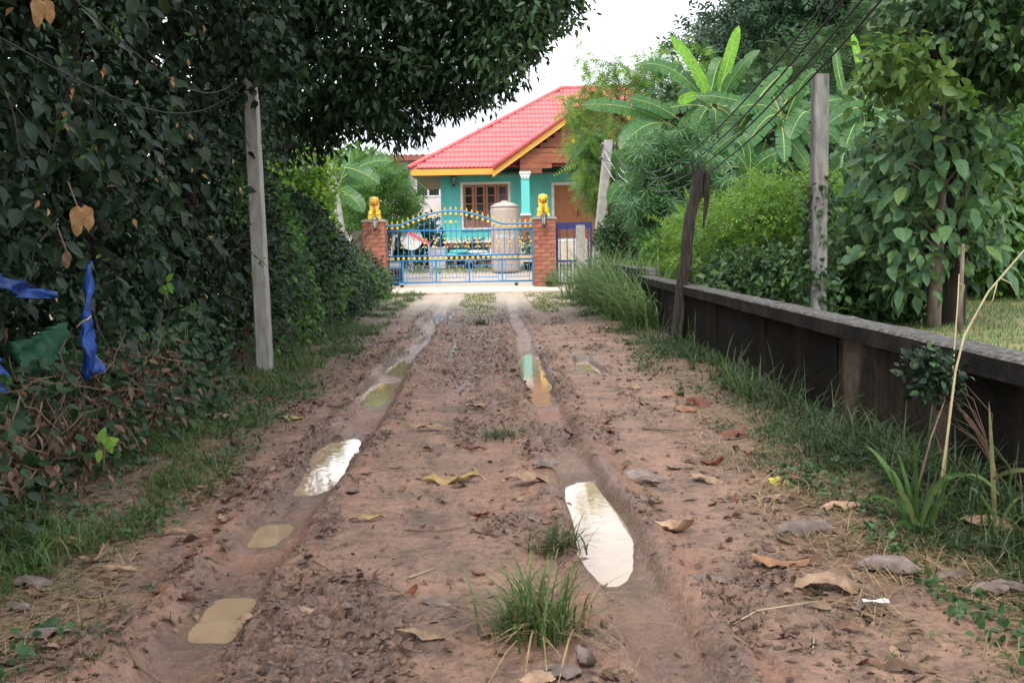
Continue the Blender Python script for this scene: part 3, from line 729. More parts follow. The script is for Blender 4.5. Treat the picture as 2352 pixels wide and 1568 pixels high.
# ================================================================ GATE PILLARS
def pillar(xl,xr_,y,ztop_,label):
    cx_=(xl+xr_)/2; w=xr_-xl
    t=thing('gate_pillar',(cx_,y,0.045),label,'pillar','brick gate pillars')
    MB().box2((cx_-w/2+.015,y-w/2+.015,.03),(cx_+w/2-.015,y+w/2-.015,ztop_-.06)).build('mortar_core',M['mortar'],t)
    n=int(round((ztop_-.11)/.122)); h=(ztop_-.11)/n
    bl=w/2; bw=.10
    me1=MB().box((0,0,0),(w/2-.012,bw,h-.013)).mesh('brick'); me1.materials.append(M['brick'])
    me2=MB().box((0,0,0),(w/4-.012,bw,h-.013)).mesh('brick'); me2.materials.append(M['brick'])
    for k in range(n):
        zz=.05+(k+.5)*h; r=random.Random(k+int(xl*10))
        def put(me,u,side):
            j=(r.random()-.5)*.008; o=w/2-bw/2+j
            if side==0: q=(cx_+u,y-o,zz); rz=0
            elif side==1: q=(cx_+o,y+u,zz); rz=pi/2
            elif side==2: q=(cx_+u,y+o,zz); rz=0
            else: q=(cx_-o,y+u,zz); rz=pi/2
            shared('brick',me,t,q,(0,0,rz))
        for side in range(4):
            lim=0 if side in (0,2) else 1
            if (k+side)%2==0:
                put(me1,-w/4,side); put(me1,w/4,side)
            else:
                put(me2,-w*.375,side); put(me1,0,side); put(me2,w*.375,side)
    c=MB(); c.box2((cx_-w/2-.03,y-w/2-.03,ztop_-.058),(cx_+w/2+.03,y+w/2+.03,ztop_)); c.box2((cx_-w/2+.05,y-w/2+.05,ztop_+.002),(cx_+w/2-.05,y+w/2-.05,ztop_+.03))
    c.build('cap',M['concrete'],t)
    return cx_
YG=31.75
lx0,lx1=P(833,580,YG-.32)[0],P(886,580,YG-.32)[0]; lzt=P(858,506,YG-.32)[2]
rx0,rx1=P(1227,580,YG-.32)[0],P(1276,580,YG-.32)[0]; rzt=P(1250,498,YG-.32)[2]
zt=(lzt+rzt)/2; W=(lx1-lx0+rx1-rx0)/2
lcx=pillar((lx0+lx1-W)/2,(lx0+lx1+W)/2,YG,zt,'left brick gate pillar partly behind the hedge')
rcx=pillar((rx0+rx1-W)/2,(rx0+rx1+W)/2,YG,zt,'right brick gate pillar between the sliding gate and the small gate')
lantern((lcx+.07,YG-W/2-.14,zt-.06),'black lantern on the left brick gate pillar',1.15)
lantern((rcx-.02,YG-W/2-.14,zt-.04),'black lantern on the right brick gate pillar',1.15)
# guardian lions
def lion(x,y,z,label):
    t=thing('lion_statue',(x,y,z),label,'statue','golden guardian lions'); o=np.array([x,y,z])
    MB().box2(o+[-.19,-.17,0],o+[.19,.2,.10]).box2(o+[-.17,-.15,.102],o+[.17,.18,.125]).build('plinth',M['goldyellow'],t)
    b=MB(); B=lambda c,r:b.ball(o+np.array(c),r,12,8)
    B((0,.06,.27),(.13,.15,.16)); B((-.12,.02,.19),(.07,.13,.09)); B((.12,.02,.19),(.07,.13,.09))
    B((0,-.03,.36),(.115,.10,.15)); B((-.12,-.1,.14),(.05,.07,.03)); B((.12,-.1,.14),(.05,.07,.03))
    for s in (-1,1):
        b.tube([o+[s*.085,-.06,.38],o+[s*.085,-.11,.25],o+[s*.08,-.115,.15]],[.055,.042,.045],10); B((s*.08,-.14,.145),(.05,.06,.028))
    B((0,-.07,.55),(.115,.11,.105)); B((0,-.16,.51),(.075,.06,.05)); B((0,-.135,.585),(.09,.05,.028)); B((0,-.205,.535),(.03,.02,.02)); B((0,-.14,.455),(.055,.05,.022))
    for s in (-1,1): B((s*.1,-.03,.62),(.03,.025,.04)); B((s*.05,-.16,.57),(.018,.015,.018))
    b.tube([o+[.0,.19,.2],o+[.02,.24,.36],o+[-.02,.2,.48],o+[0,.22,.54]],[.035,.045,.05,.02],8)
    body=b.build('body',M['goldyellow'],t,True)
    rm=body.modifiers.new('rm','REMESH'); rm.mode='VOXEL'; rm.voxel_size=.011; rm.use_smooth_shade=True
    mn=MB()
    for k in range(5):
        for j in range(9):
            a=pi*(.05+.9*j/8); rr=.125-.008*k
            mn.ball(o+np.array([rr*cos(a)*1.02,.0+.035*k-.04,.53+rr*sin(a)*.95-.02*k]),.03,6,4)
    for s in (-1,1):
        for k in range(4): mn.ball(o+np.array([s*.12,-.01,.5-.045*k]),.032,6,4)
    mn.build('mane',M['goldyellow'],t,True)
    MB().ball(o+np.array([0,-.17,.482]),(.05,.05,.02),10,6).build('mouth',M['red'],t,True)
    MB().lathe(o+np.array([0,-.05,.425]),[(.1,-.015),(.115,0),(.1,.015)],14).ball(o+np.array([0,-.165,.39]),.026,8,6).build('collar',M['red'],t,True)
lion(lcx+.02,YG-.05,zt+.031,'golden guardian lion statue on the left brick gate pillar')
lion(rcx-.02,YG-.05,zt+.031,'golden guardian lion statue on the right brick gate pillar')

# ================================================================ SLIDING GATE
YS=32.25; K=.003175*YS/32.15
g0=P(886,655,YS)[0]; g1=P(1227,650,YS)[0]; GL=g1-g0; zg=.06
gate=thing('sliding_gate',((g0+g1)/2,YS,zg),'blue sliding gate with gold rosettes and spear tips between the brick pillars','gate')
def rail(name,z,r,m='blue',x0=None,x1=None): return MB().tube([(g0 if x0 is None else x0,YS,zg+z),(g1 if x1 is None else x1,YS,zg+z)],r,8).build(name,M[m],gate,True)
for z in (.135,.80,.945,1.715): rail('rail',z,.026)
def arch(u):   # height of the arched top rail along the gate
    u=np.asarray(u,float); a,b,m=.0975*GL,.79*GL,.445*GL
    t=np.clip((u-a)/(b-a),0,1); return 1.885+.42*np.sin(pi*np.clip(t,0,1))**1.05
us=np.linspace(0,GL,60)
MB().tube([(g0+u,YS,zg+float(arch(u))) for u in us],.03,8).build('arched_rail',M['blue'],gate,True)
for x in (g0+.03,g1-.03): MB().box2((x-.03,YS-.03,zg),(x+.03,YS+.03,zg+1.9)).build('end_post',M['blue'],gate)
ros=MB().lathe((0,0,0),[(.0,-.022),(.018,-.022),(.024,-.012),(.036,-.02),(.05,-.016),(.054,0),(.05,.012),(0,.012)],14,'y',False).mesh('rosette'); ros.materials.append(M['gold']); ros.polygons.foreach_set('use_smooth',[True]*len(ros.polygons))
fm=MB(); fm.lathe((0,0,0),[(.010,0),(.014,.02),(.008,.035),(.028,.06),(.018,.095),(.002,.15)],6); fm.ball((-.03,0,.045),(.018,.01,.022),6,4); fm.ball((.03,0,.045),(.018,.01,.022),6,4)
fin=fm.mesh('spear_tip'); fin.materials.append(M['gold'])
def petal(dx,dz,l=.085,w=.03):
    d=np.array([dx,0,dz]); d=d/np.linalg.norm(d); s=np.array([d[2],0,-d[0]])
    return [d*.02,d*l*.5+s*w*.5+[0,-.012,0],d*l+s*.012,d*l*.5-s*w*.35+[0,-.012,0],d*l*.5+[0,.015,0]],[(0,1,4),(1,2,4),(2,3,4),(3,0,4),(0,3,2,1)]
om=MB().lathe((0,0,0),[(0,-.02),(.03,-.018),(.036,0),(0,.012)],10,'y',False)
for dx,dz,dy in ((-1,1.1,.07),(1,1.1,.07),(-1,-1.1,-.07),(1,-1.1,-.07)):
    v,f=petal(dx,dz,.13,.05); om.add(np.array(v)+[0,0,dy],f)
orn=om.mesh('leaf_scroll'); orn.materials.append(M['gold'])
nb=28; sp=GL/nb
for i in range(nb):
    u=(i+.5)*sp; x=g0+u; zt_=float(arch(u))
    MB().tube([(x,YS,zg+.945),(x,YS,zg+zt_)],.0115,6).build('bar',M['blue'],gate)
    shared('rosette',ros,gate,(x,YS-.02,zg+.8725),scale=(.86,1,.86)); shared('rosette',ros,gate,(x,YS-.02,zg+zt_-.08),scale=(.82,1,.82))
    shared('spear_tip',fin,gate,(x,YS,zg+zt_+.025),scale=(.75,.8,.85))
    if i%2==1: shared('leaf_scroll',orn,gate,(x,YS-.02,zg+1.34))
for q,s in ((11,.6),(12,1.0),(13,.6)): shared('rosette',ros,gate,(g0+(q+.5)*sp,YS-.025,zg+1.97),scale=(s,1,s))
px_=[g0+.03]+[g0+(c-375)*K for c in (545,865,1185,1503)]+[g1-.03]
for a in px_[1:-1]: MB().box2((a-.026,YS-.02,zg+.16),(a+.026,YS+.02,zg+.775)).build('panel_post',M['blue'],gate)
for a,b in zip(px_[:-1],px_[1:]):
    d=min(.13,(b-a)*.14); x0=a+d; x1=b-d
    if b-a<.7: x0=a+.06; x1=b-.12
    pf=MB(); pf.tube([(x0,YS,zg+.64),(x1,YS,zg+.64)],.012,6); pf.tube([(x0,YS,zg+.27),(x1,YS,zg+.27)],.012,6); pf.tube([(x0-.02,YS,zg+.16),(x0-.02,YS,zg+.775)],.01,6); pf.tube([(x1+.02,YS,zg+.16),(x1+.02,YS,zg+.775)],.01,6)
    pn=pf.build('panel_frame',M['blue'],gate)
    n=max(3,int((x1-x0)/.095))
    for j in range(n):
        x=x0+(j+.5)*(x1-x0)/n
        MB().tube([(x,YS,zg+.27),(x,YS,zg+.64)],.0075,5).build('thin_bar',M['blue'],pn)
        if j%2==0: MB().ball((x,YS-.01,zg+.605),.018,6,4).build('knob',M['gold'],pn)
for x in (g0+.5,g1-.55):
    MB().lathe((x,YS,zg+.05),[(.05,-.02),(.06,0),(.05,.02)],12,'y').build('roller_wheel',M['black'],gate); MB().box2((x-.09,YS-.035,zg+.075),(x+.09,YS+.035,zg+.112)).build('roller_bracket',M['grey'],gate)
# pedestrian gate
nx0,nx1=P(1277,600,32.0)[0],P(1361,600,32.0)[0]; nz1=P(1310,511,32.0)[2]
ng=thing('side_gate',((nx0+nx1)/2,32.0,.05),'narrow dark blue metal gate right of the right pillar','gate')
fr=MB()
for x in (nx0+.04,nx1-.04): fr.box2((x-.035,31.97,.06),(x+.035,32.03,nz1))
for z in (.1,.78,nz1-.035): fr.box2((nx0+.076,31.975,z-.035),(nx1-.076,32.025,z+.035))
fr.build('frame',M['navy'],ng)
MB().box2((nx0+.076,31.99,nz1-.20),(nx1-.076,32.01,nz1-.075)).build('top_plate',M['navy'],ng)
for i in range(9):
    x=nx0+.08+(i+.5)*(nx1-nx0-.16)/9; MB().box2((x-.018,31.982,.14),(x+.018,32.018,.742)).build('bar',M['navy'],ng)
    if i%2==0: MB().box2((x-.014,31.983,.82),(x+.014,32.017,nz1-.2)).build('bar',M['navy'],ng)
# orange picket fence
oz1=P(1500,528,34.0)[2]; ox0=P(1346,560,34.0)[0]; ox1=P(1640,560,34.0)[0]
of=thing('picket_fence',((ox0+ox1)/2,34.0,.1),'orange wooden picket fence showing between the plants right of the side gate','fence')
for z in (.45,1.05): MB().box2((ox0,34.03,z),(ox1,34.07,z+.09)).build('rail',M['orange'],of)
x=ox0; i=0
while x<ox1:
    h=oz1-(.05 if i%2 else 0); MB().add([(x,34,.1),(x+.11,34,.1),(x+.11,34.025,.1),(x,34.025,.1),(x,34,h),(x+.11,34,h),(x+.11,34.025,h),(x,34.025,h),(x+.055,34,h+.08),(x+.055,34.025,h+.08)],[(0,1,5,8,4),(3,7,9,6,2),(0,3,2,1),(1,2,6,5),(0,4,7,3),(4,8,9,7),(5,6,9,8)]).build('picket',M['orange'],of); x+=.19; i+=1
wr=thing('white_rail',(P(1350,600,33.4)[0],33.4,.1),'white metal railing behind the narrow blue gate','railing')
r0=P(1280,548,33.4)[0]; r1=P(1350,548,33.4)[0]
MB().tube([(r0,33.4,1.4),(r1,33.4,1.4)],.03).build('rail',M['white'],wr)
for x in (r0+.03,(r0+r1)/2,r1-.03): MB().tube([(x,33.4,.02),(x,33.4,1.37)],.022).build('rail_post',M['white'],wr)
# short concrete posts at the gate
a=P(1325,650,30.9); b=P(1343,518,30.9)
MB().box2((a[0],30.8,-.02),(b[0],31.03,b[2])).box2((a[0]+.01,30.81,b[2]+.002),(b[0]-.01,31.02,b[2]+.02)).build('post',M['concrete'],tag(thing('concrete_post',((a[0]+b[0])/2,30.9,0),'short pale concrete post in front of the narrow blue gate','post')))
a=P(812,650,32.2); b=P(832,532,32.2)
MB().box2((a[0],32.1,-.02),(b[0]+.1,32.3,b[2])).box2((a[0]+.01,32.11,b[2]+.002),(b[0]+.09,32.29,b[2]+.02)).build('post',M['old_concrete'],thing('concrete_post',((a[0]+b[0])/2,32.2,0),'grey concrete post touching the left side of the left brick pillar','post'))

# ================================================================ YARD CLUTTER
def yz(y): return float(gz(0.0,y)[0])
YT=37.8; tx0,tx1=P(1127,520,YT)[0],P(1193,520,YT)[0]; tr=(tx1-tx0)/2; tcx=(tx0+tx1)/2; tz1=P(1160,477,YT)[2]; tb=yz(YT)
tk=thing('water_tank',(tcx,YT,tb),'tall beige round water tank standing behind the gate','tank')
MB().lathe((tcx,YT,0),[(tr*.98,tb),(tr,tb+.1),(tr,tz1-.1),(tr*.97,tz1)],32).build('body',M['tank'],tk,True)
MB().lathe((tcx,YT,0),[(tr*1.0,tz1+.002),(tr*.99,tz1+.06),(tr*.6,tz1+.16),(tr*.25,tz1+.2),(tr*.25,tz1+.24),(0.01,tz1+.25)],32).build('lid',M['tank'],tk,True)
mk=MB(); zmk=P(1160,543,YT)[2]
for i in range(11):
    a=radians(-90-38+i*7.6); w=.03 if i%3 else .045; h=.10 if i%2 else .06
    c=np.array([tcx+(tr+.004)*cos(a),YT+(tr+.004)*sin(a),zmk]); mk.box(c,(w,.004,h),a+pi/2); mk.box(c+[0,0,.05],(.05,.004,.02),a+pi/2)
mk.build('faint_print',M['tankmark'],tk)
def moto(x,y,label,flip=1,m='black'):
    z=yz(y); t=thing('motorcycle',(x,y,z),label,'motorcycle','motorcycles parked in the yard'); o=np.array([x,y,z])
    for s in (-.6,.6):
        w=MB().lathe(o+[s,0,.29],[(.21,-.05),(.285,-.035),(.295,0),(.285,.035),(.21,.05),(.205,0)],20,'y',False).build('wheel',M['rubber'],t,True)
        h=MB().lathe(o+[s,0,.29],[(.03,-.06),(.05,0),(.03,.06)],10,'y')
        for j in range(6): h.tube([o+[s,0,.29],o+[s+.2*cos(j*pi/3),0,.29+.2*sin(j*pi/3)]],.012,5)
        h.build('spokes',M['grey'],w)
    MB().ball(o+[.02*flip,0,.38],(.25,.12,.15),12,8).build('engine',M['black'],t,True)
    MB().ball(o+[-.28*flip,0,.77],(.38,.12,.06),12,8).build('seat',M['rubber'],t,True)
    b=MB(); b.ball(o+[-.32*flip,0,.62],(.38,.1,.11),12,8); b.ball(o+[.22*flip,0,.55],(.12,.16,.26),12,8); b.tube([o+[.2*flip,0,.5],o+[-.1*flip,0,.5],o+[-.3*flip,0,.6]],.08,8); b.ball(o+[.6*flip,0,.62],(.22,.07,.05),10,6)
    b.build('fairing',M[m],t,True)
    f=MB()
    for q in (-.07,.07): f.tube([o+[.6*flip,q,.29],o+[.42*flip,q,.85]],.02,6)
    f.tube([o+[.38*flip,-.33,1.0],o+[.41*flip,-.12,.95],o+[.41*flip,.12,.95],o+[.38*flip,.33,1.0]],.018,6); f.ball(o+[.46*flip,0,.86],(.08,.09,.09),10,6); f.tube([o+[0,.1,.3],o+[-.02,.25,.02]],.014,5)
    f.build('handlebar',M['black'],t,True)
moto(P(1118,585,39.2)[0],39.2,'black motorcycle parked just left of the beige water tank',1,'palegrey')
moto(P(1035,585,39.6)[0],39.6,'dark motorcycle in front of the corner of the turquoise house',-1,'teal')
z=yz(38.5); c=P(945,549,38.5); 
dsh=thing('satellite_dish',(c[0],38.5,z),'round pale grey dish on a stand behind the left part of the gate','dish')
MB().lathe(c,[(.0,.06),(.25,.02),(.40,-.06),(.41,-.07),(.39,-.05),(.24,.035),(0,.075)],24,'y',False).build('dish',M['palegrey'],dsh,True)
MB().tube([(c[0],38.58,z),(c[0],38.58,c[2])],.035,8).build('stand',M['grey'],dsh); MB().tube([c+[0,-.05,-.35],c+[0,-.4,-.05]],.012,6).build('feed_arm',M['grey'],dsh)
a=P(908,518,38.0); b=P(985,560,37.4)
sl_=thing('slide',(b[0],37.4,yz(37.4)),'slanting pinkish red plastic slide seen through the left half of the gate','slide')
d=b-a; up_=np.array([.35,0,.62]); up_/=np.linalg.norm(up_)
sv=[]; 
for q in (a,b):
    for yo in (-.2,.2): sv+= [q+[0,yo,-.07],q+[0,yo,.07]]
MB().add([sv[0],sv[2],sv[6],sv[4]],[(0,1,2,3)]).add([v for v in (sv[0],sv[1],sv[5],sv[4])],[(0,1,2,3)]).add([v for v in (sv[2],sv[3],sv[7],sv[6])],[(3,2,1,0)]).build('chute',M['pink'],sl_)
for yo in (-.18,.18): MB().tube([a+[0,yo,0],(a[0]-.25,a[1]+yo,yz(38))],.03,6).build('leg',M['grey'],sl_); MB().tube([b+[0,yo,0],(b[0]+.05,b[1]+yo,yz(37.4))],.03,6).build('leg',M['grey'],sl_)
c=P(905,628,34.2); tyz=yz(34.2)
ty=thing('tyre_stack',(P(905,630,34.2)[0],34.2,tyz),'black tyres stacked against the gate beside the left pillar','tyres')
for i in range(3): MB().lathe((c[0],34.2,tyz+.1+.19*i),[(.18,-.08),(.27,-.09),(.31,-.05),(.31,.05),(.27,.09),(.18,.08),(.17,0)],20,'z',False).build('tyre',M['rubber'],ty,True)
def crate(x,y,w,h,m,label,cat='box'):
    z=yz(y); t=thing('storage_box',(x,y,z),label,cat); MB().box2((x-w/2,y-.25,z),(x+w/2,y+.25,z+h)).build('body',M[m],t); MB().box2((x-w/2-.02,y-.27,z+h+.002),(x+w/2+.02,y+.27,z+h+.05)).build('lid',M[m],t)
crate(P(1005,590,39.6)[0],39.6,.6,.75,'grey','grey box standing behind the middle of the gate')
crate(P(900,590,37.0)[0],37.0,.6,.5,'grey','low grey box behind the left end of the gate')
# ================================================================ BOUNDARY WALL
WX0,WX1=2.55,2.75
bw=thing('boundary_wall',(2.65,10,0),'low black stained concrete wall with a grey coping along the right side of the track','wall')
y=1.6; k=0
while y<17.4:
    L_=1.95; j=(random.random()-.5)*.012
    MB().box2((WX0+.025+j,y+.01,-.2),(WX1-.03,y+L_,.665)).build('panel',M['wall_light' if k==2 else 'wall'],bw)
    MB().box2((WX0+.008,y-.09,-.2),(WX1-.02,y+.008,.665)).build('pier',M['wall'],bw)
    n=10; V=[]
    for q in range(n+1):
        yy=y-.09+(L_+.097)*q/n
        w=[(random.random()-.5)*.012 for _ in range(4)]
        V+= [(WX0-.02+w[0],yy,.667),(WX0-.02+w[0],yy,.775+w[1]*.6),(WX0+.0+w[0],yy,.79+w[1]*.6),(WX1+.0+w[2],yy,.79+w[3]*.6),(WX1+.02+w[2],yy,.775),(WX1+.02,yy,.667)]
    F_=[]
    for q in range(n):
        for s in range(6): F_.append((q*6+s,q*6+(s+1)%6,q*6+6+(s+1)%6,q*6+6+s))
    F_+= [(5,4,3,2,1,0),tuple(n*6+s for s in range(6))]
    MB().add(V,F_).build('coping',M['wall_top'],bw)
    y+=L_+.1; k+=1
yend=y
MB().box2((WX0+.02,yend+.0,-.2),(WX1-.02,23.6,.72)).build('panel',M['wall'],bw)
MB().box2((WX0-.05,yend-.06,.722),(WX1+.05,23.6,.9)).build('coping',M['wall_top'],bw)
for q in range(2): MB().box2((WX0+.12,yend-.3,.80+q*.06),(WX1+.12,yend-.09,.85+q*.06)).build('loose_slab',M['old_concrete'],bw)
# grey block wall crossing behind
a=P(1462,670,19.5); b=P(1575,610,19.5)
gw=thing('block_wall',((a[0]+b[0])/2,19.5,.1),'short grey concrete block wall behind the far end of the black wall','wall')
nb_=3; bl_=(b[0]+.25-WX1-.05)/nb_
for r in range(4):
    for i in range(nb_+1):
        x0=WX1+.07+(i-(.5 if r%2 else 0))*bl_; x1=min(x0+bl_-.012,b[0]+.25); x0=max(x0,WX1+.07)
        if x1-x0>.05: MB().box2((x0,19.42+random.random()*.01,.1+r*.2),(x1,19.6,.1+r*.2+.188)).build('block',M['block'],gw)

# ================================================================ POLES, POST, CABLES
def post(name,label,cat,base,top,w0,w1,m,sides=4,tw=.0,group=None):
    t=thing(name,base,label,cat,group); base=np.array(base); top=np.array(top); V=[];F_=[]
    n=8
    for i in range(n+1):
        c=base+(top-base)*i/n+ (rng.normal(size=3)*[tw,tw,0]); w=(w0+(w1-w0)*i/n)/2; b_=w*.18
        for sx,sy in ((-1,-1),(1,-1),(1,1),(-1,1)):
            if sx*sy>0: q=[(sx*w,sy*(w-b_)),(sx*(w-b_),sy*w)]
            else: q=[(sx*(w-b_),sy*w),(sx*w,sy*(w-b_))]
            if (sx,sy)==(-1,-1): q=[(-w,-w+b_),(-w+b_,-w)]
            if (sx,sy)==(1,-1): q=[(w-b_,-w),(w,-w+b_)]
            if (sx,sy)==(1,1): q=[(w,w-b_),(w-b_,w)]
            if (sx,sy)==(-1,1): q=[(-w+b_,w),(-w,w-b_)]
            for u,v in q: V.append((c[0]+u,c[1]+v,c[2]))
    for i in range(n):
        for j in range(8): F_.append((i*8+j,i*8+(j+1)%8,i*8+8+(j+1)%8,i*8+8+j))
    F_+= [tuple(range(7,-1,-1)),tuple(n*8+j for j in range(8))]
    MB().add(V,F_).build('shaft',m,t)
    return t
b=G(610,862,0); t0=P(573,150,b[1]+.1); d=(t0-b); 
post('concrete_pole','tall grey concrete pole leaning in front of the left hedge','pole',b-[0,0,.15],b+d*1.35,.165,.135,M['pole_concrete'])
b=P(1362,640,29.0); b[2]=-.1; t0=P(1398,322,29.0)
lp=post('concrete_pole','leaning concrete pole with insulators and wires beside the narrow blue gate','pole',b,t0,.27,.24,M['concrete'])
INS=[]
for s in (-1,1):
    for k,(f) in enumerate((.96,.88)):
        c=b+(t0-b)*f+np.array([s*.17,-.05,0]); INS.append(c)
        MB().lathe(c,[(.03,-.07),(.055,-.05),(.03,-.02),(.055,.01),(.03,.05),(.02,.07)],10).build('insulator',M['ceramic'],lp,True)
    MB().box2((t0+np.array([s*.17-.02,-.02,-.5])),(t0+np.array([s*.17+.02,.02,-.06]))).build('insulator_rack',M['grey'],lp)
b=P(768,500,30.5); b[2]=-.1; t0=P(757,368,30.5); b[0]=P(778,500,30.5)[0]+.3
lp2=post('concrete_pole','small grey leaning pole among the banana leaves left of the left pillar','pole',b,t0,.24,.22,M['concrete'])
for f in (.95,.86):
    c=b+(t0-b)*f+np.array([.16,-.03,0]); MB().lathe(c,[(.03,-.07),(.055,-.05),(.03,-.02),(.055,.01),(.03,.05),(.02,.07)],10).build('insulator',M['ceramic'],lp2,True)
b=P(1880,600,11.2); t0=P(1884,172,11.2); b2=b.copy(); b2[2]=.1; b2[0]=b[0]-.01
post('concrete_post','grey weathered concrete post with creepers behind the black wall','post',b2,t0,.165,.155,M['old_concrete'])
b=P(1569,790,13.75); b[2]=-.1; t0=P(1604,392,13.75); b[0]=min(b[0],2.42)
wp=post('wooden_post','dark rotten wooden post leaning against the black wall','post',b,t0,.145,.13,M['postwood'],tw=.012)
sp_=MB()
for k in range(7):
    c=t0+np.array([(random.random()-.5)*.14,(random.random()-.5)*.12,-.05]); sp_.tube([c,c+[(random.random()-.5)*.06,0,.1+.12*random.random()]],[.02,.004],5)
sp_.build('splinters',M['postwood'],wp)
sd_=MB(); sd_.tube([t0+[.1,0,-.02],t0+[.12,.02,-.35],t0+[.07,.03,-.75]],[.045,.04,.012],7); sd_.build('split_side',M['postwood'],wp)
# four slack cables
for k in range(4):
    i0=INS[[2,3,0,1][k]]; off=k*.125
    pts=[i0]
    for yy,x,zz in ((27,3.40,3.32),(24,3.30,2.82),(20,3.15,2.45),(16,3.0,2.42),(12,2.90,2.70),(8,2.84,3.3),(5,2.8,4.0),(2,2.78,4.9)):
        w=min(1,(30-yy)/8)
        pts.append(np.array([x+off*.35*w,yy,zz+ (.22-off)*w]))
    pts=np.array(pts); P2=[]
    for i in range(len(pts)-1):
        p0=pts[max(i-1,0)];p1=pts[i];p2=pts[i+1];p3=pts[min(i+2,len(pts)-1)]
        for s in range(6):
            u=s/6; P2.append(.5*((2*p1)+(-p0+p2)*u+(2*p0-5*p1+4*p2-p3)*u*u+(-p0+3*p1-3*p2+p3)*u**3))
    P2.append(pts[-1])
    MBc=MB().tube(P2,.0095,6)
    tag(MBc.build('cable',M['cable'],None,True,loc=i0),['highest','second from the top','third from the top','lowest'][k]+' of the four black cables crossing before the banana plants','cable','black cables slung from the leaning pole')
for k,(q,e_) in enumerate(((0,(1470,430)),(1,(1490,470)),(2,(1440,395)))):  # far stretch of the cables; sky reflection put into their pale colour
    e3=P(*e_,26.5); i0=INS[q]; mid=(i0+e3)/2+[0,0,-.28]
    tag(MB().tube([i0,(i0*.75+e3*.25)+[0,0,-.2],mid,(i0*.25+e3*.75)+[0,0,-.2],e3],.009,5).build('wire',M['palewire'],None,True,loc=i0),['upper','lowest','short middle'][k]+' pale thin wire drooping right from the leaning pole','wire','pale wires at the leaning pole')
i0=b+0; 
c=P(763,385,30.4)
tag(MB().tube([c,c+[-.35,-.5,-.45],c+[-.8,-1.2,-.75],c+[-1.5,-2.4,-1.0]],.012,5).build('wire',M['palewire'],None,True,loc=c),'pale wire drooping left from the small leaning pole','wire')

# ================================================================ LEFT HEDGE (near)
R1=np.random.default_rng(11)
hedge=thing('vine_hedge',(-3.0,7.5,.1),'tall dark hedge of broad leaved vines along the left side of the track','hedge')
def hedge_x(y,z): return -2.30-.75*fbm(y*1.3,z*1.3,71)+.12*sst(1.2,3.2,z)-1.1*np.clip(fbm(y*.6,z*.7,77)-.5,0,1)*2
def hole(y,z): return (((y-6.35)/.8)**2+((z-.95)/.42)**2<1) | (((y-5.2)/.55)**2+((z-.75)/.38)**2<1) | (((y-8.7)/.6)**2+((z-.55)/.4)**2<1)
n=36000; yy=2.0+11.6*R1.random(n)**.9; zz=.12+5.4*R1.random(n)**.85
dep=R1.random(n)**1.7*1.5
hh_=hole(yy,zz); dep=np.where(hh_,dep+.55,dep); cav=(vnoise(yy*2.1,zz*2.1,101)<.37); dep=np.where(cav,dep+.65,dep)
pos=np.stack([hedge_x(yy,zz)-dep+R1.normal(size=n)*.05,yy,zz],1)
keep=~((yy>9.9)&(yy<11.6)&(pos[:,0]>-2.52)&(zz<3.0)); pos=pos[keep]; n=len(pos)
dirs=norm(np.array([.45,-.15,-.75])+R1.normal(size=(n,3))*.75); nr=norm(np.array([.8,-.35,.55])+R1.normal(size=(n,3))*.65)
sz=.045+.10*R1.random(n)**1.4
scatter('foliage',hedge,M['l_dark'],T_OV,pos,dirs,nr,sz)
n=16000; yy=2.0+11.6*R1.random(n)**.9; zz=.12+5.2*R1.random(n)**.85; ok=vnoise(yy*1.5,zz*1.5,131)>.52; yy=yy[ok]; zz=zz[ok]; n=len(yy)
pos=np.stack([hedge_x(yy,zz)+.08-R1.random(n)**1.5*.5,yy,zz],1); ok=~((yy>9.9)&(yy<11.6)&(pos[:,0]>-2.52)&(zz<3.0)); pos=pos[ok]; n=len(pos)
scatter('small_foliage',hedge,M['l_hedgedark'],T_OVN,pos,R1.normal(size=(n,3))*.8+[.4,-.1,-.4],R1.normal(size=(n,3))*.6+[.7,-.3,.6],.03+.04*R1.random(n))
n=70; yy=4.5+8*R1.random(n); zz=.6+3.6*R1.random(n); pos=np.stack([hedge_x(yy,zz)+.06,yy,zz],1)
scatter('withered_leaves',hedge,M['pod'],T_OVN,pos,R1.normal(size=(n,3))*.5+[.3,0,-.9],R1.normal(size=(n,3))*.5+[.8,-.4,.4],.04+.05*R1.random(n))
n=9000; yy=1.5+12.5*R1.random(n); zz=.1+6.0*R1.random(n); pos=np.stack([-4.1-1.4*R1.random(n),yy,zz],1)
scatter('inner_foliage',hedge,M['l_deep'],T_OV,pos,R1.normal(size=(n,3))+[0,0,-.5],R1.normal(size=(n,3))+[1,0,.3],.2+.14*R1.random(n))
# the 300 largest leaves of the hedge, each a piece
def leaf_meshes(name,m,w,l,count,seed,fold=.1,droop=.25,pts=7,wavy=.03):
    r=np.random.default_rng(seed); res=[]
    for q in range(count):
        V=[];F_=[]
        for i in range(pts+1):
            t=i/pts; ww=w*.5*(sin(pi*t**.8))**.75*(1-.15*t) if 0<t<1 else (.012 if t==0 else .0)
            zc=-droop*t*t; 
            for s,k in ((-1,1),(-.5,.5),(0,0),(.5,.5),(1,1)):
                V.append((s*ww*l, t*l, (zc+fold*abs(s)*ww*2+wavy*sin(t*11+s*2+q*2)*abs(s)+r.normal()*.006)*l))
        for i in range(pts):
            for j in range(4): F_.append((i*5+j,i*5+j+1,i*5+6+j,i*5+5+j))
        me=bpy.data.meshes.new(name); me.from_pydata(V,[],F_); me.polygons.foreach_set('use_smooth',[True]*len(F_)); me.materials.append(m); res.append(me)
    return res
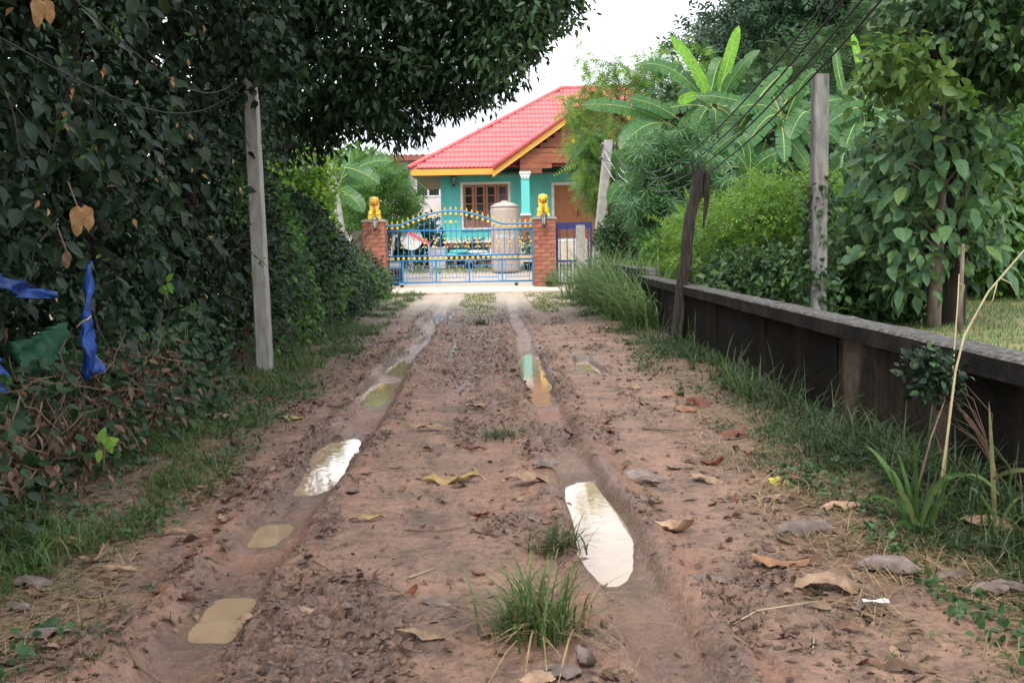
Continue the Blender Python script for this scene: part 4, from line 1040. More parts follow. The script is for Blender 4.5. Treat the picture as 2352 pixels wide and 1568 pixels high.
def place(me,parent,p,d,nr_,s=1,name='leaf'):
    y_=norm(np.array(d,float)); x_=norm(np.cross(y_,nr_)); z_=np.cross(x_,y_); m4=np.eye(4); m4[:3,0]=x_*s; m4[:3,1]=y_*s; m4[:3,2]=z_*s; m4[:3,3]=p
    return shared(name,me,parent,p,mtx=m4)
LM=leaf_meshes('leaf',M['l_dark'],.55,1,5,3)
for k in range(300):
    y_=4.6+7.5*R1.random()**1.3; z_=.5+3.3*R1.random()
    if hole(np.array([y_]),np.array([z_]))[0] and R1.random()<.35: continue
    x_=float(hedge_x(np.array([y_]),np.array([z_]))[0])+.02+.10*R1.random()
    if 9.6<y_<11.8: x_-=.25
    place(LM[k%5],hedge,np.array([x_,y_,z_]),np.array([.5,-.1,-.7])+R1.normal(size=3)*.5,np.array([.7,-.5,.6])+R1.normal(size=3)*.4,.11+.06*R1.random())
n=34; yy=4.6+7.5*R1.random(n); zz=.5+3.4*R1.random(n); cs=np.stack([hedge_x(yy,zz)+.05,yy,zz],1); pos,dirs,nr=clump_leaves(cs,.09,9,R1,.4,.3,.8); tag(scatter('new_growth',hedge,M['l_mid'],T_OVN,pos,dirs,nr,.04+.035*R1.random(len(pos))),kind='stuff')
# bare stems and vines
tw=MB()
for k in range(170):
    y_=2.5+10.5*R1.random(); z_=.1+4.2*R1.random(); x_=float(hedge_x(np.array([y_]),np.array([z_]))[0])+.02-.3*R1.random()
    p=np.array([x_,y_,z_]); q=[p]; d=norm(R1.normal(size=3)*[.25,1,1])
    for s in range(4): d=norm(d+R1.normal(size=3)*.3); q.append(q[-1]+d*(.12+.14*R1.random()))
    tw.tube(q,[.006,.005,.005,.004,.002],4,False)
tag(tw.build('vine_stems',M['darkbark'],hedge),kind='stuff')
tk_=MB()
for y_,x_ in ((3.4,-3.7),(9.3,-3.5),(12.3,-3.5)):
    tk_=MB().tube([(x_,y_,-.1),(x_+.05,y_+.1,1.5),(x_-.1,y_-.05,3.2),(x_+.1,y_,5.2)],[.12,.10,.09,.06],8); tk_.build('trunk',M['darkbark'],hedge,True)
# dead brown creepers hanging low on the hedge
n=1700; yy=3.6+4.6*R1.random(n); zz=.08+.62*R1.random(n)**.9*(.6+.8*vnoise(yy*1.6,yy*0,5)); pos=np.stack([-2.32-.55*R1.random(n)+.28*(.7-zz)*.6,yy,zz],1)
scatter('dead_foliage',hedge,M['dead'],T_OVN,pos,R1.normal(size=(n,3))*.7+[.2,0,-.9],R1.normal(size=(n,3))+[1,0,.3],.04+.06*R1.random(n))
n=2600; yy=3.2+6.3*R1.random(n); zz=.04+.75*R1.random(n); pos=np.stack([-2.18-.6*R1.random(n)-.25*zz+.3*(vnoise(yy*1.5,zz*0,6)-.5),yy,zz],1)
scatter('low_foliage',hedge,M['l_hedgedark'],T_OV,pos,R1.normal(size=(n,3))*.6+[.5,-.1,-.3],R1.normal(size=(n,3))*.5+[.6,-.3,.8],.04+.06*R1.random(n))
cs=np.stack([-2.62+.75*R1.random(90),9.7+1.3*R1.random(90),3.0+2.0*R1.random(90)],1); pos,dirs,nr=clump_leaves(cs,.25,14,R1,.3,.7,.5); scatter('pole_creeper',hedge,M['l_dark'],T_OV,pos,dirs,nr,.08+.06*R1.random(len(pos)))
dv=MB()
for k in range(330):
    y_=3.5+4.6*R1.random(); p=np.array([-2.35-.4*R1.random(),y_,.15+.6*R1.random()]); q=[p]; d=norm(R1.normal(size=3)*[.3,.8,.6]+[0.1,0,-.3])
    for s in range(4): d=norm(d+R1.normal(size=3)*.45); q.append(q[-1]+d*.09)
    dv.tube(q,[.005,.0045,.004,.004,.002],4,False)
tag(dv.build('dead_vines',M['twig'],hedge),kind='stuff')
# hanging dead leaves
def pod(px,py,Y,label,m,s=.16,n=2):
    c=P(px,py,Y); t=thing('dead_leaf_bunch',c,label,'leaf')
    DL=leaf_meshes('dead_leaf',M[m],.5,1,2,5+px%7,.3,.1,7,.12)
    for k in range(n): place(DL[k%2],t,c+[.02*k,.06*k,.0],np.array([.15*(k-.5),.1,-1]),np.array([.6,-.9,.1+.3*k]),s*(1-.15*k),'dead_leaf')
    MB().tube([c,c+[-.05,.03,.12]],.004,4).build('stalk',M['twig'],t)
pod(176,470,5.55,'pair of tan dead leaves hanging in the dark hedge','pod',.17,2)
pod(85,-8,5.35,'pinkish tan dead leaf hanging at the top left corner of the hedge','pod',.15,2)
pod(152,575,5.5,'round brown dried leaf above the dark hollow of the hedge','dead',.1,1)
for k,(px,py) in enumerate(((385,645),(240,1000),(690,0))):
    pass
# bright young sprigs
YS_=leaf_meshes('leaf',M['l_lime'],.55,1,3,15)
for (px,py,Yv,lb) in ((380,655,7.6,'bright green sprig standing out of the dark hedge above the dead creepers'),(240,1015,4.9,'small yellow green seedling in the grass under the hedge')):
    c=P(px,py,Yv); t=thing('sprig',c,lb,'sprig')
    for k in range(6): place(YS_[k%3],t,c+R1.normal(size=3)*.015,np.array([.3+R1.normal()*.5,R1.normal()*.5,-.3+R1.normal()*.6]),np.array([.4,-.8,.5]),.062+.025*R1.random())
    MB().tube([c+[-.03,.05,-.15],c+[-.01,.02,-.05],c],.004,4).build('stem',M['twig'],t)
# tarpaulin scraps and net in the hollow
def cloth(name,label,cat,px_pts,Y0,Y1,m,nu=14,nv=10,amp=.03,seed=1,freq=14):
    """px_pts: four corners top-left, top-right, bottom-right, bottom-left"""
    c=[P(px_pts[0][0],px_pts[0][1],Y0),P(px_pts[1][0],px_pts[1][1],Y1),P(px_pts[2][0],px_pts[2][1],Y1),P(px_pts[3][0],px_pts[3][1],Y0)]
    V=[];F_=[]
    for i in range(nu+1):
        for j in range(nv+1):
            u=i/nu;v=j/nv; p=(c[0]*(1-u)+c[1]*u)*(1-v)+(c[3]*(1-u)+c[2]*u)*v
            V.append(p+np.array([amp*1.5*sin(u*freq+seed+v*2)+amp*.9*sin(u*freq*2.3+v*5)+amp*.7*sin(v*11+u*4),amp*.5*cos(v*9+seed),amp*.5*sin(u*7+v*6+seed)]))
    for i in range(nu):
        for j in range(nv): F_.append((i*(nv+1)+j,i*(nv+1)+j+1,(i+1)*(nv+1)+j+1,(i+1)*(nv+1)+j))
    o=MB().add(V,F_).build(name,M[m],None,True,loc=c[0]); md=o.modifiers.new('s','SOLIDIFY'); md.thickness=.004
    return tag(o,label,cat)
cloth('tarpaulin','blue tarpaulin strip showing through the hedge at the left edge','tarp',[(-40,615),(122,676),(116,690),(-40,655)],5.6,6.2,'tarp',16,6,.025,1)
cloth('tarpaulin','bright blue tarpaulin scrap at the far left edge low in the hedge','tarp',[(-60,800),(12,830),(16,905),(-60,930)],5.4,5.5,'tarp',8,8,.02,3)
cloth('tarpaulin','blue tarpaulin twisted and tied with string hanging in the hedge hollow','tarp',[(190,735),(206,735),(226,850),(196,868)],6.05,6.15,'tarp',12,12,.018,5,20)
cloth('tarpaulin','narrow blue tarpaulin tail hanging above the knot of string','tarp',[(199,610),(211,600),(206,734),(199,734)],6.15,6.2,'tarp',6,10,.01,2,8)
cloth('shade_net','green pleated shade net hanging in the hedge left of the blue tarpaulin','net',[(20,790),(152,742),(148,820),(60,868)],6.0,6.4,'net',24,8,.02,2,38)
c=P(204,738,6.05); tag(MB().tube([c+[-.07,0,-.03],c+[-.03,-.02,0],c+[0,-.025,.012],c+[.015,0,.03]],.005,5).build('string',M['deadstalk'],None,loc=c),'pale string knotted round the hanging blue tarpaulin','string')
for k,(pa,pb) in enumerate((((-30,70),(420,190)),((150,-20),(420,190)))):
    pa_=P(pa[0],pa[1],5.2); pb_=P(565,190 if k==0 else 160,10.8); pts=[pa_*(1-u)+pb_*u+np.array([.22*sin(pi*u)*.3,0,-.35*sin(pi*u)]) for u in np.linspace(0,1,12)]
    tag(MB().tube(pts,.005,5).build('cable',M['cable'],None,True,loc=pa_),['lower','upper'][k]+' dark cable running through the hedge leaves to the tall concrete pole','cable','dark cables in the hedge')

# ================================================================ LEFT HEDGE (beyond the pole)
R2=np.random.default_rng(12)
h2=thing('garden_hedge',(-3.4,20,0),'mixed green hedge between the tall concrete pole and the left gate pillar','hedge')
def h2top(y): return 2.2+.9*sst(16,12,y)-.55*sst(20,29,y)+.6*(fbm(y*.7,0*y,81)-.45)
n=46000; yy=11.6+17.2*R2.random(n); f=R2.random(n); ht=h2top(yy)
ang=f*pi*.62; bul=.45*(fbm(yy*1.3,f*3,83)-.45)
fw=1.25+.95*sst(18,27,yy); rx_=fw+bul; x_=-2.42-.22*sst(19,25,yy)-fw+rx_*np.cos(ang)**(1+1.3*sst(17,24,yy)); z_=.05+ht*np.sin(np.clip(ang,0,pi/2))**.8+bul*.5
dep=R2.random(n)**1.6*.45; x_-=dep*np.cos(ang*.6); z_-=dep*.5*np.sin(ang)
pos=np.stack([x_,yy,np.maximum(z_,.03)],1); pos+=R2.normal(size=(n,3))*.05
dirs=norm(np.stack([np.cos(ang)*.7,-.15+0*ang,-.45+.6*np.sin(ang)],1)+R2.normal(size=(n,3))*.6); nr=norm(np.stack([np.cos(ang),-.3+0*ang,.35+np.sin(ang)],1)+R2.normal(size=(n,3))*.45)
pick=fbm(yy*.8,f*4,91)
A_=pick<.5
scatter('foliage',h2,M['l_hedgedark'],T_OV,pos[A_],dirs[A_],nr[A_],.05+.06*R2.random(A_.sum()))
A_=(pick>=.5)&(pick<.62); scatter('green_foliage',h2,M['l_mid'],T_OV,pos[A_],dirs[A_],nr[A_],.05+.06*R2.random(A_.sum()))
A_=pick>=.62; scatter('dark_foliage',h2,M['l_dark'],T_DI,pos[A_],dirs[A_],nr[A_],.07+.07*R2.random(A_.sum()))
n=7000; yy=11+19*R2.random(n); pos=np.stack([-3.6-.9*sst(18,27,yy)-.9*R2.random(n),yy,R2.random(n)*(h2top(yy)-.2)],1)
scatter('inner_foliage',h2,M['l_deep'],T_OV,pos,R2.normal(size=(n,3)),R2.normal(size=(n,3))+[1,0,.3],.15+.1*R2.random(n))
st=MB()
for k in range(60):
    y_=12+17*R2.random(); st.tube([(-3.6+R2.normal()*.2,y_,-.05),(-3.4+R2.normal()*.2,y_+R2.normal()*.2,.9),(-3.1+R2.normal()*.3,y_+R2.normal()*.3,1.7)],[.02,.014,.006],5,False)
tag(st.build('stems',M['twig'],h2),kind='stuff')

# ================================================================ TREES
def limb_tree(t,root,targets,r0,m,rg,fork=.45):
    mb=MB(); root=np.array(root,float); cen=targets.mean(0); f=root+(cen-root)*fork*np.array([.5,.5,1])
    mb.tube([root-[0,0,.2],root*.55+f*.45+rg.normal(size=3)*r0*.6,f],[r0*1.25,r0,r0*.85],10); mb.build('trunk',m,t,True)
    br=MB()
    for q in targets:
        mid=(f*.5+q*.5)+rg.normal(size=3)*.12*np.linalg.norm(q-f)+np.array([0,0,.08*np.linalg.norm(q-f)])
        br.tube([f-[0,0,.05],f*.7+mid*.3,mid,q],[r0*.55,r0*.42,r0*.25,r0*.06],6,False)
    br.build('branches',m,t,True)
R3=np.random.default_rng(13)
# the dark overhanging tree
ov=thing('overhanging_tree',(-6.4,18.5,.1),'dark spreading tree whose crown hangs over the track from the left','tree')
poly=[(520,330),(600,325),(640,335),(700,330),(735,285),(800,276),(840,270),(880,295),(930,303),(955,290),(965,238),(1020,226),(1080,232),(1110,195),(1155,165),(1205,130),(1228,65),(1280,25),(1315,-10),(1320,-80),(1240,-260),(1000,-430),(520,-430)]
YT_=17.5
cs=poly_pts(poly,YT_,4.4,1080,R3)
pos,dirs,nr=clump_leaves(cs,.42,44,R3,.3,.75,.5,flat=.85)
scatter('crown',ov,M['l_canopy'],T_DI,pos,dirs,nr,.13+.07*R3.random(len(pos)))
# hanging tips along the lower rim
rim=[]
for a_,b_ in zip(poly[1:18],poly[2:19]):
    L_=math.hypot(b_[0]-a_[0],b_[1]-a_[1]); 
    for s in range(max(1,int(L_/11))):
        u=R3.random(); rim.append(P(a_[0]+(b_[0]-a_[0])*u,a_[1]+(b_[1]-a_[1])*u+R3.normal()*8,YT_)+[0,(R3.random()-.5)*3.0,0])
rim=np.array(rim); pos,dirs,nr=clump_leaves(rim,.24,26,R3,.1,1.2,.3,flat=1.2)
scatter('hanging_leaves',ov,M['l_canopy'],T_DIN,pos,dirs,nr,.15+.07*R3.random(len(pos)),.8)
# lighter outer leaves at the right edge where the sky is open
ed=poly_pts([(1100,240),(1170,170),(1230,135),(1240,68),(1335,5),(1330,-90),(1150,-80),(1100,70)],16.2,2.2,130,R3)
pos,dirs,nr=clump_leaves(ed,.34,18,R3,.6,.3,.8); scatter('outer_leaves',ov,M['l_hedge'],T_DI,pos,dirs,nr,.12+.06*R3.random(len(pos)))
limb_tree(ov,(-6.4,18.5,.1),cs[R3.choice(len(cs),26,False)],.24,M['darkbark'],R3,.55)
# a second tree further left fills the roof of leaves over the hedge
ov2=thing('hedge_tree',(-5.6,10.5,.1),'dark leafy tree rising out of the top of the left hedge','tree')
cs=np.concatenate([np.stack([-2.6-3.2*R3.random(420),5.5+8.5*R3.random(420),3.6+4.4*R3.random(420)],1),np.stack([-5.5+4.3*R3.random(480),-3.5+16*R3.random(480),5.4+2.6*R3.random(480)],1)])  # second batch is unseen canopy, added overhead to darken hedge and track
pos,dirs,nr=clump_leaves(cs,.5,36,R3,.3,.6,.5); scatter('crown',ov2,M['l_dark'],T_OV,pos,dirs,nr,.10+.07*R3.random(len(pos)))
limb_tree(ov2,(-5.6,10.5,.1),cs[R3.choice(len(cs),18,False)],.22,M['darkbark'],R3,.5)
def tree(name,label,poly,Y,thick,nc,rad,per,tm,size,m,root,r0,seed,up=.4,droop=.2,out=.8,width=None,group=None,bark='bark',cat='tree',limbs=14,extra=None):
    rg=np.random.default_rng(seed); root=np.array(root,float); t=thing(name,root,label,cat,group)
    cs=poly_pts(poly,Y,thick,nc,rg); pos,dirs,nr=clump_leaves(cs,rad,per,rg,up,droop,out)
    scatter('crown',t,M[m],tm,pos,dirs,nr,size*(.65+.7*rg.random(len(pos))),width)
    if extra: 
        pos,dirs,nr=clump_leaves(cs[cs[:,1]<Y],rad*1.15,extra[1],rg,up+.4,droop,out); scatter('outer_leaves',t,M[extra[0]],tm,pos,dirs,nr,size*(.65+.6*rg.random(len(pos))),width)
    if limbs: limb_tree(t,root,cs[rg.choice(len(cs),limbs,False)],r0,M[bark],rg)
    return t,cs
yz_=lambda x,y: float(gz(x,y)[0])
def root_at(px,Y,z=None):
    q=P(px,600,Y); return (q[0],Y,yz_(q[0],Y) if z is None else z)
tree('garden_tree','sunlit yellow green bushy tree seen under the dark canopy left of the small pole',[(625,350),(680,345),(745,360),(760,420),(745,520),(690,520),(640,470),(610,400)],25.0,2.4,150,.34,34,T_OV,.13,'l_lime',root_at(690,25.5),.09,21,extra=('l_mid',10))
tree('garden_tree','dark green bushy tree behind the small leaning pole and banana leaves',[(600,330),(730,330),(860,365),(890,420),(880,520),(620,520)],40.0,4,170,.6,36,T_OV,.22,'l_mid',root_at(760,41),.14,22)
tree('cassava_shrub','feathery dark green shrub behind the golden lion on the left pillar',[(790,470),(800,410),(850,385),(905,395),(950,430),(968,470),(960,510),(900,540),(800,530)],34.6,2.0,80,.32,11,T_PA,.30,'l_mid',root_at(890,34.8),.05,23,.5,.35,1.0,limbs=12,extra=('l_mid',4),cat='shrub')
tree('garden_shrub','pale green shrub between the left pillar shrub and the far pink building',[(810,380),(840,362),(900,375),(930,400),(925,430),(850,420),(800,410)],43,2,60,.42,26,T_FR,.45,'l_mid',root_at(880,43.4),.07,24,limbs=8,cat='shrub')
# big dark tree at the back
tree('rain_tree','huge dark tree towering behind the banana plants at the upper right',[(1600,150),(1588,85),(1620,40),(1690,15),(1750,-40),(1760,-160),(2000,-330),(2420,-330),(2420,420),(2250,430),(2050,330),(1850,300),(1700,260),(1640,215)],42,8,760,1.05,52,T_SP,.62,'l_rain',root_at(2000,44),.55,25,.35,.35,.7,bark='darkbark',limbs=34)
tree('rain_tree','layered light green lower boughs of the tree behind the banana plants',[(1700,205),(1800,130),(1950,60),(2080,10),(2110,120),(2060,230),(1900,260),(1780,255)],36,5,150,.7,9,T_FR,.85,'l_hedge',root_at(1960,37),.25,26,1.2,.15,1.0,limbs=18,bark='darkbark')
# feathery tree
tree('feathery_tree','tall feathery yellow green tree in front of the house gable',[(1295,135),(1330,112),(1400,132),(1470,140),(1540,132),(1600,145),(1620,190),(1560,240),(1500,300),(1440,330),(1400,350),(1350,330),(1300,265),(1310,232),(1355,230),(1350,170)],33.5,2.4,100,.30,9,T_FR,.55,'l_feather',root_at(1385,33.6),.06,27,.9,.3,.9,limbs=30,bark='bark',extra=('l_mid',5))
tree('feathery_tree','drooping feathery green tree hiding the wooden door of the house',[(1335,310),(1390,290),(1425,350),(1430,450),(1385,480),(1355,440),(1345,400),(1322,350)],32.8,1.8,80,.34,10,T_FR,.55,'l_feather',root_at(1392,33.0),.05,28,.7,.6,.9,limbs=18,bark='bark',extra=('l_grey',6))
# grey-green broad shrub left of the dark wooden post
tree('cassava_shrub','grey green leafy tree just left of the dark wooden post',[(1455,345),(1500,310),(1580,300),(1640,330),(1660,400),(1650,480),(1600,560),(1470,560),(1440,470),(1440,390)],22.5,1.8,150,.27,10,T_PA,.30,'l_grey',root_at(1560,22.8),.06,29,.5,.7,.8,limbs=16,extra=('l_mid',3))
tree('ivy_bush','dark ivy covered bush at the foot of the leaning concrete pole',[(1385,500),(1410,478),(1455,490),(1475,540),(1480,600),(1440,620),(1385,618),(1372,560)],27.2,1.2,110,.24,40,T_OV,.10,'l_hedge',root_at(1425,27.4),.05,30,cat='bush',limbs=8,extra=('l_mid',6))
tree('fern_bush','bright green ferny bush between the wooden post and the orange pickets',[(1545,520),(1580,480),(1640,490),(1660,560),(1640,640),(1560,640),(1530,580)],18.6,1.2,70,.26,12,T_FR,.34,'l_lime',root_at(1600,18.8),.04,31,.7,.3,.9,limbs=10,cat='bush')
tree('garden_bush','low green bush behind the block wall and the far wall coping',[(1470,560),(1560,540),(1580,600),(1570,660),(1480,650)],21.0,1.4,60,.3,30,T_OV,.12,'l_mid',root_at(1530,21.2),.04,32,cat='bush',limbs=8)
tree('garden_tree','dark green tree filling the gap between the banana leaves and the house roof',[(1500,225),(1600,185),(1760,220),(1900,250),(1960,330),(1950,440),(1500,440)],30.5,2.6,240,.5,34,T_OV,.22,'l_hedge',root_at(1700,31),.12,71,limbs=14)
tree('yard_shrub','dark green shrub in front of the pink building behind the left half of the gate',[(885,520),(930,490),(985,500),(1005,540),(1000,595),(890,600)],40.2,1.2,70,.35,30,T_OV,.17,'l_rain',root_at(945,40.4),.05,72,cat='shrub',limbs=8)
# vine mound
tree('vine_mound','bright green mound of tangled climbers behind the black wall',[(1585,590),(1600,520),(1650,470),(1700,455),(1745,415),(1800,440),(1850,405),(1900,430),(1960,400),(2010,450),(2040,520),(2010,600),(1960,660),(1820,690),(1640,680)],16.2,3.0,430,.30,32,T_SP,.16,'l_lime',root_at(1790,16.6),.08,33,.5,.4,.8,cat='climbers',limbs=16,extra=('l_mid',16))
tree('wall_shrub','dark leafy shrubs growing along the back of the black wall under the climbers',[(1620,600),(1700,580),(1800,600),(1900,560),(1990,580),(2080,600),(2090,720),(2040,760),(1900,730),(1760,700),(1640,680)],13.6,1.6,250,.25,34,T_OVN,.12,'l_hedge',root_at(1880,13.8),.05,34,.4,.3,.8,cat='shrub',limbs=14,extra=('l_mid',8))
tree('creeper','green creeper climbing the grey weathered concrete post',[(1862,430),(1905,430),(1915,520),(1905,600),(1925,720),(1840,720),(1850,600)],11.3,.36,70,.12,22,T_OV,.075,'l_hedge',root_at(1880,11.3),.015,35,cat='creeper',limbs=8,bark='twig')
# trees at the right edge
ct,cs=tree('creeper_tree','tall dark creeper covered tree at the right edge',[(2060,20),(2100,-80),(2420,-200),(2420,200),(2340,215),(2220,170),(2120,130)],12.6,2.6,250,.4,34,T_OV,.13,'l_hedge',root_at(2180,12.8,.25),.14,36,.4,.5,.6,limbs=0,extra=('l_mid',3))
R6=np.random.default_rng(66); rt=np.array(root_at(2180,12.8,.25)); tp=P(2195,-120,12.8); axp=[rt-[0,0,.2],rt*.7+tp*.3+[.06,0,0],rt*.4+tp*.6+[-.05,0,0],tp]
MB().tube(axp,[.2,.17,.15,.12],10).build('trunk',M['darkbark'],ct,True)
mb=MB(); mb.tube([P(2185,240,12.8),P(2150,120,12.4),P(2060,60,11.9)],[.06,.045,.015],7); mb.tube([P(2190,120,12.8),P(2270,30,12.6),P(2360,-40,12.4)],[.09,.07,.04],7); mb.tube([P(2188,60,12.8),P(2150,-60,13)],[.08,.04],7); mb.build('branches',M['darkbark'],ct,True)
q=np.array([rt*(1-u)+tp*u for u in .12+.85*R6.random(95)])+R6.normal(size=(95,3))*[.10,.1,0]; pos,dirs,nr=clump_leaves(q,.22,22,R6,.3,.7,.7); scatter('trunk_creeper',ct,M['l_rain'],T_OV,pos,dirs,nr,.08+.06*R6.random(len(pos)))
q=poly_pts([(2005,130),(2050,85),(2110,90),(2150,150),(2130,250),(2060,260),(2010,215)],11.6,1.0,34,R6); pos,dirs,nr=clump_leaves(q,.28,11,R6,.5,.5,.7); scatter('low_branch_leaves',ct,M['l_olive'],T_OV,pos,dirs,nr,.12+.08*R6.random(len(pos)))
q=poly_pts([(2190,190),(2235,185),(2240,215),(2195,225)],11.8,.3,5,R6); pos,dirs,nr=clump_leaves(q,.12,6,R6,.5,.5,.7); scatter('young_leaves',ct,M['l_lime'],T_OV,pos,dirs,nr,.13+.06*R6.random(len(pos)))
q=np.stack([4.2+5*R6.random(120),0.5+7*R6.random(120),5.2+3*R6.random(120)],1); pos,dirs,nr=clump_leaves(q,.55,30,R6,.3,.5,.6); scatter('added_shade_crown',ct,M['l_hedge'],T_OV,pos,dirs,nr,.15+.07*R6.random(len(pos)))  # unseen crown above the frame, added to shade wall and right verge
tree('edge_thicket','mid green thicket at the right edge beyond the lawn',[(2180,250),(2420,230),(2420,720),(2300,700),(2230,660),(2180,500)],16.8,3.0,260,.42,38,T_OV,.13,'l_mid',root_at(2330,17.4,.25),.10,38,.4,.4,.7,cat='bush',limbs=12,extra=('l_lime',5))
tree('edge_thicket','dark thicket behind the trunk of the broad leaved sapling',[(1960,520),(2060,470),(2250,480),(2320,600),(2330,700),(2240,705),(2080,720),(1960,720)],18.5,2.5,230,.42,38,T_OV,.14,'l_hedge',root_at(2120,19.0,.25),.08,39,.4,.4,.7,cat='bush',limbs=10)
tree('far_trees','green wood standing far behind the banana plants',[(1500,300),(1700,240),(2000,220),(2420,220),(2420,560),(1500,560)],52,5,260,1.2,40,T_SP,.6,'l_mid',root_at(1900,53),.3,40,limbs=14)
# broad leaved sapling with large leaves, each leaf a piece
R4=np.random.default_rng(41)
TS=12.4; rt=root_at(2143,TS,.22); sap=thing('broadleaf_sapling',rt,'young broad leaved tree with big drooping leaves behind the black wall','tree')
rt=np.array(rt); tp=P(2165,330,TS)
MB().tube([rt-[0,0,.2],P(2146,700,TS),P(2152,600,TS),P(2160,480,TS),tp,P(2170,240,TS)],[.10,.085,.075,.06,.045,.012],9).build('trunk',M['bark'],sap,True)
poly=[(1960,400),(1985,320),(2060,270),(2150,235),(2220,250),(2265,330),(2290,430),(2290,520),(2270,600),(2200,650),(2170,560),(2100,640),(2040,680),(1985,620),(1950,540)]
cs=poly_pts(poly,TS,1.4,296,R4); TM=leaf_meshes('leaf',M['l_teak'],.52,1,6,8,.1,.28,7,.03)
ax=np.array([tp[0],TS,0]); br=MB()
for k,c in enumerate(cs):
    o_=norm((c-ax)*[1,1,0]+R4.normal(size=3)*.15); d=norm(o_*.8+np.array([0,-.25,-.55])+R4.normal(size=3)*.3); nrm_=norm(np.array([0,-.45,1])+o_*.5+R4.normal(size=3)*.3)
    place(TM[k%6],sap,c,d,nrm_,.15+.17*R4.random())
    if k%14==0:
        s0=np.array([tp[0]-.05*R4.random(),TS,max(1.0,c[2]-.25)]); br.tube([s0,(s0+c)/2+[0,0,.08],c],[.018,.012,.004],5,False)
br.build('branches',M['bark'],sap,True)
pos,dirs,nr=clump_leaves(poly_pts(poly,TS+.25,1.4,150,R4),.3,9,R4,.5,.6,.7); scatter('inner_foliage',sap,M['l_teak'],T_OVN,pos,dirs,nr,.12+.13*R4.random(len(pos)),1.25)
q=root_at(2212,11.6,.22); st_=thing('dry_stake',q,'thin grey brown dead stem right of the sapling trunk','stem'); MB().tube([np.array(q)-[0,0,.1],P(2205,720,11.6),P(2212,560,11.6)],[.035,.03,.02],7).build('stem',M['bark'],st_,True)

# ================================================================ BANANA PLANTS
def banana_leaf(parent,base,tip,arch,width,nh,rg,m='l_banana',fold=-.18,tear=.25):
    base=np.array(base);tip=np.array(tip); Ln=np.linalg.norm(tip-base); ctrl=(base+tip)/2+np.array(arch)
    n=22; pts=[];tg=[]
    for i in range(n+1):
        u=i/n; pts.append((1-u)**2*base+2*u*(1-u)*ctrl+u*u*tip); tg.append(2*(1-u)*(ctrl-base)+2*u*(tip-ctrl))
    pts=np.array(pts);tg=norm(np.array(tg)); nh=np.array(nh,float)
    V=[];F_=[]
    for s in (-1,1):
        i=2; 
        while i<n:
            j=min(n,i+int(rg.integers(2,7))); tilt=rg.normal()*tear*.5; 
            for k in range(i,j+1):
                u=k/n; w=width*.5*min(1,((u-.07)/.18))**.6*(1 if u<.62 else max(0,(1-((u-.62)/.38)**3.2))**.8)
                side=norm(np.cross(tg[k],nh)); nn=np.cross(side,tg[k]); sh=0
                if k==i and i>2: sh=.012*Ln*tear*3
                if k==j and j<n: sh=-.012*Ln*tear*3
                p=pts[k]; f_=fold+tilt*.3
                V+= [p, p+s*side*w*.5+nn*(f_*.35*w)+tg[k]*sh*.3, p+s*side*w+nn*(f_*w*1.0+rg.normal()*.006)+tg[k]*sh]
            b0=len(V)-3*(j-i+1)
            for k in range(j-i):
                for q in range(2): F_.append((b0+3*k+q,b0+3*k+q+1,b0+3*k+4+q,b0+3*k+3+q))
            i=j
    o=MB().add(V,F_).build('leaf',M[m],parent,True)
    MB().tube(pts[::2]-0*nh,np.linspace(.016,.004,len(pts[::2]))*(.6+Ln*.25),5,False).build('midrib',M['midrib'],o,True)
def banana(label,stem_px,crown_px,Y,leaves,seed,r=.11,extra=0):
    rg=np.random.default_rng(seed); rt=np.array(root_at(stem_px,Y)); c=P(*crown_px,Y); t=thing('banana_plant',rt,label,'banana plant','banana plants in the garden')
    MB().tube([rt-[0,0,.2],rt*.5+c*.5,c+[0,0,.1]],[r*1.2,r,r*.6],9).build('stem',M['l_mid'],t,True)
    for lf in leaves:
        b_,tp_,ar,w=lf[:4]; dy=lf[4] if len(lf)>4 else rg.normal()*.5; up=lf[5] if len(lf)>5 else 0; w=w*.95
        B_=P(*b_,Y); 
        T2=P(*tp_,Y)+[0,dy,0]
        if up: banana_leaf(t,c*.35+B_*.65,T2,[rg.normal()*.08,-.1,0],w*.62,[.25*up,-1,.15],rg,'l_bananalight' if up>0 else 'l_banana',.16,.08)
        else:
            nh=[rg.normal()*.15,-1.0,.5]
            banana_leaf(t,B_,T2,[0,-.1,ar],w,nh,rg,'l_banana',-.16,.35)
    for k in range(extra):
        a_=rg.random()*2*pi; rr_=110+90*rg.random(); B_=P(crown_px[0]+25*cos(a_),crown_px[1]-15+rg.normal()*12,Y); T2=P(crown_px[0]+rr_*cos(a_)*1.25,crown_px[1]-20+rr_*.62*sin(a_)+20,Y)+[0,rg.normal()*.8,0]
        banana_leaf(t,B_,T2,[0,-.1,.25+.35*rg.random()],.33+.08*rg.random(),[rg.normal()*.2,-1.0,.5],rg,'l_banana',-.18,.4)
    return t
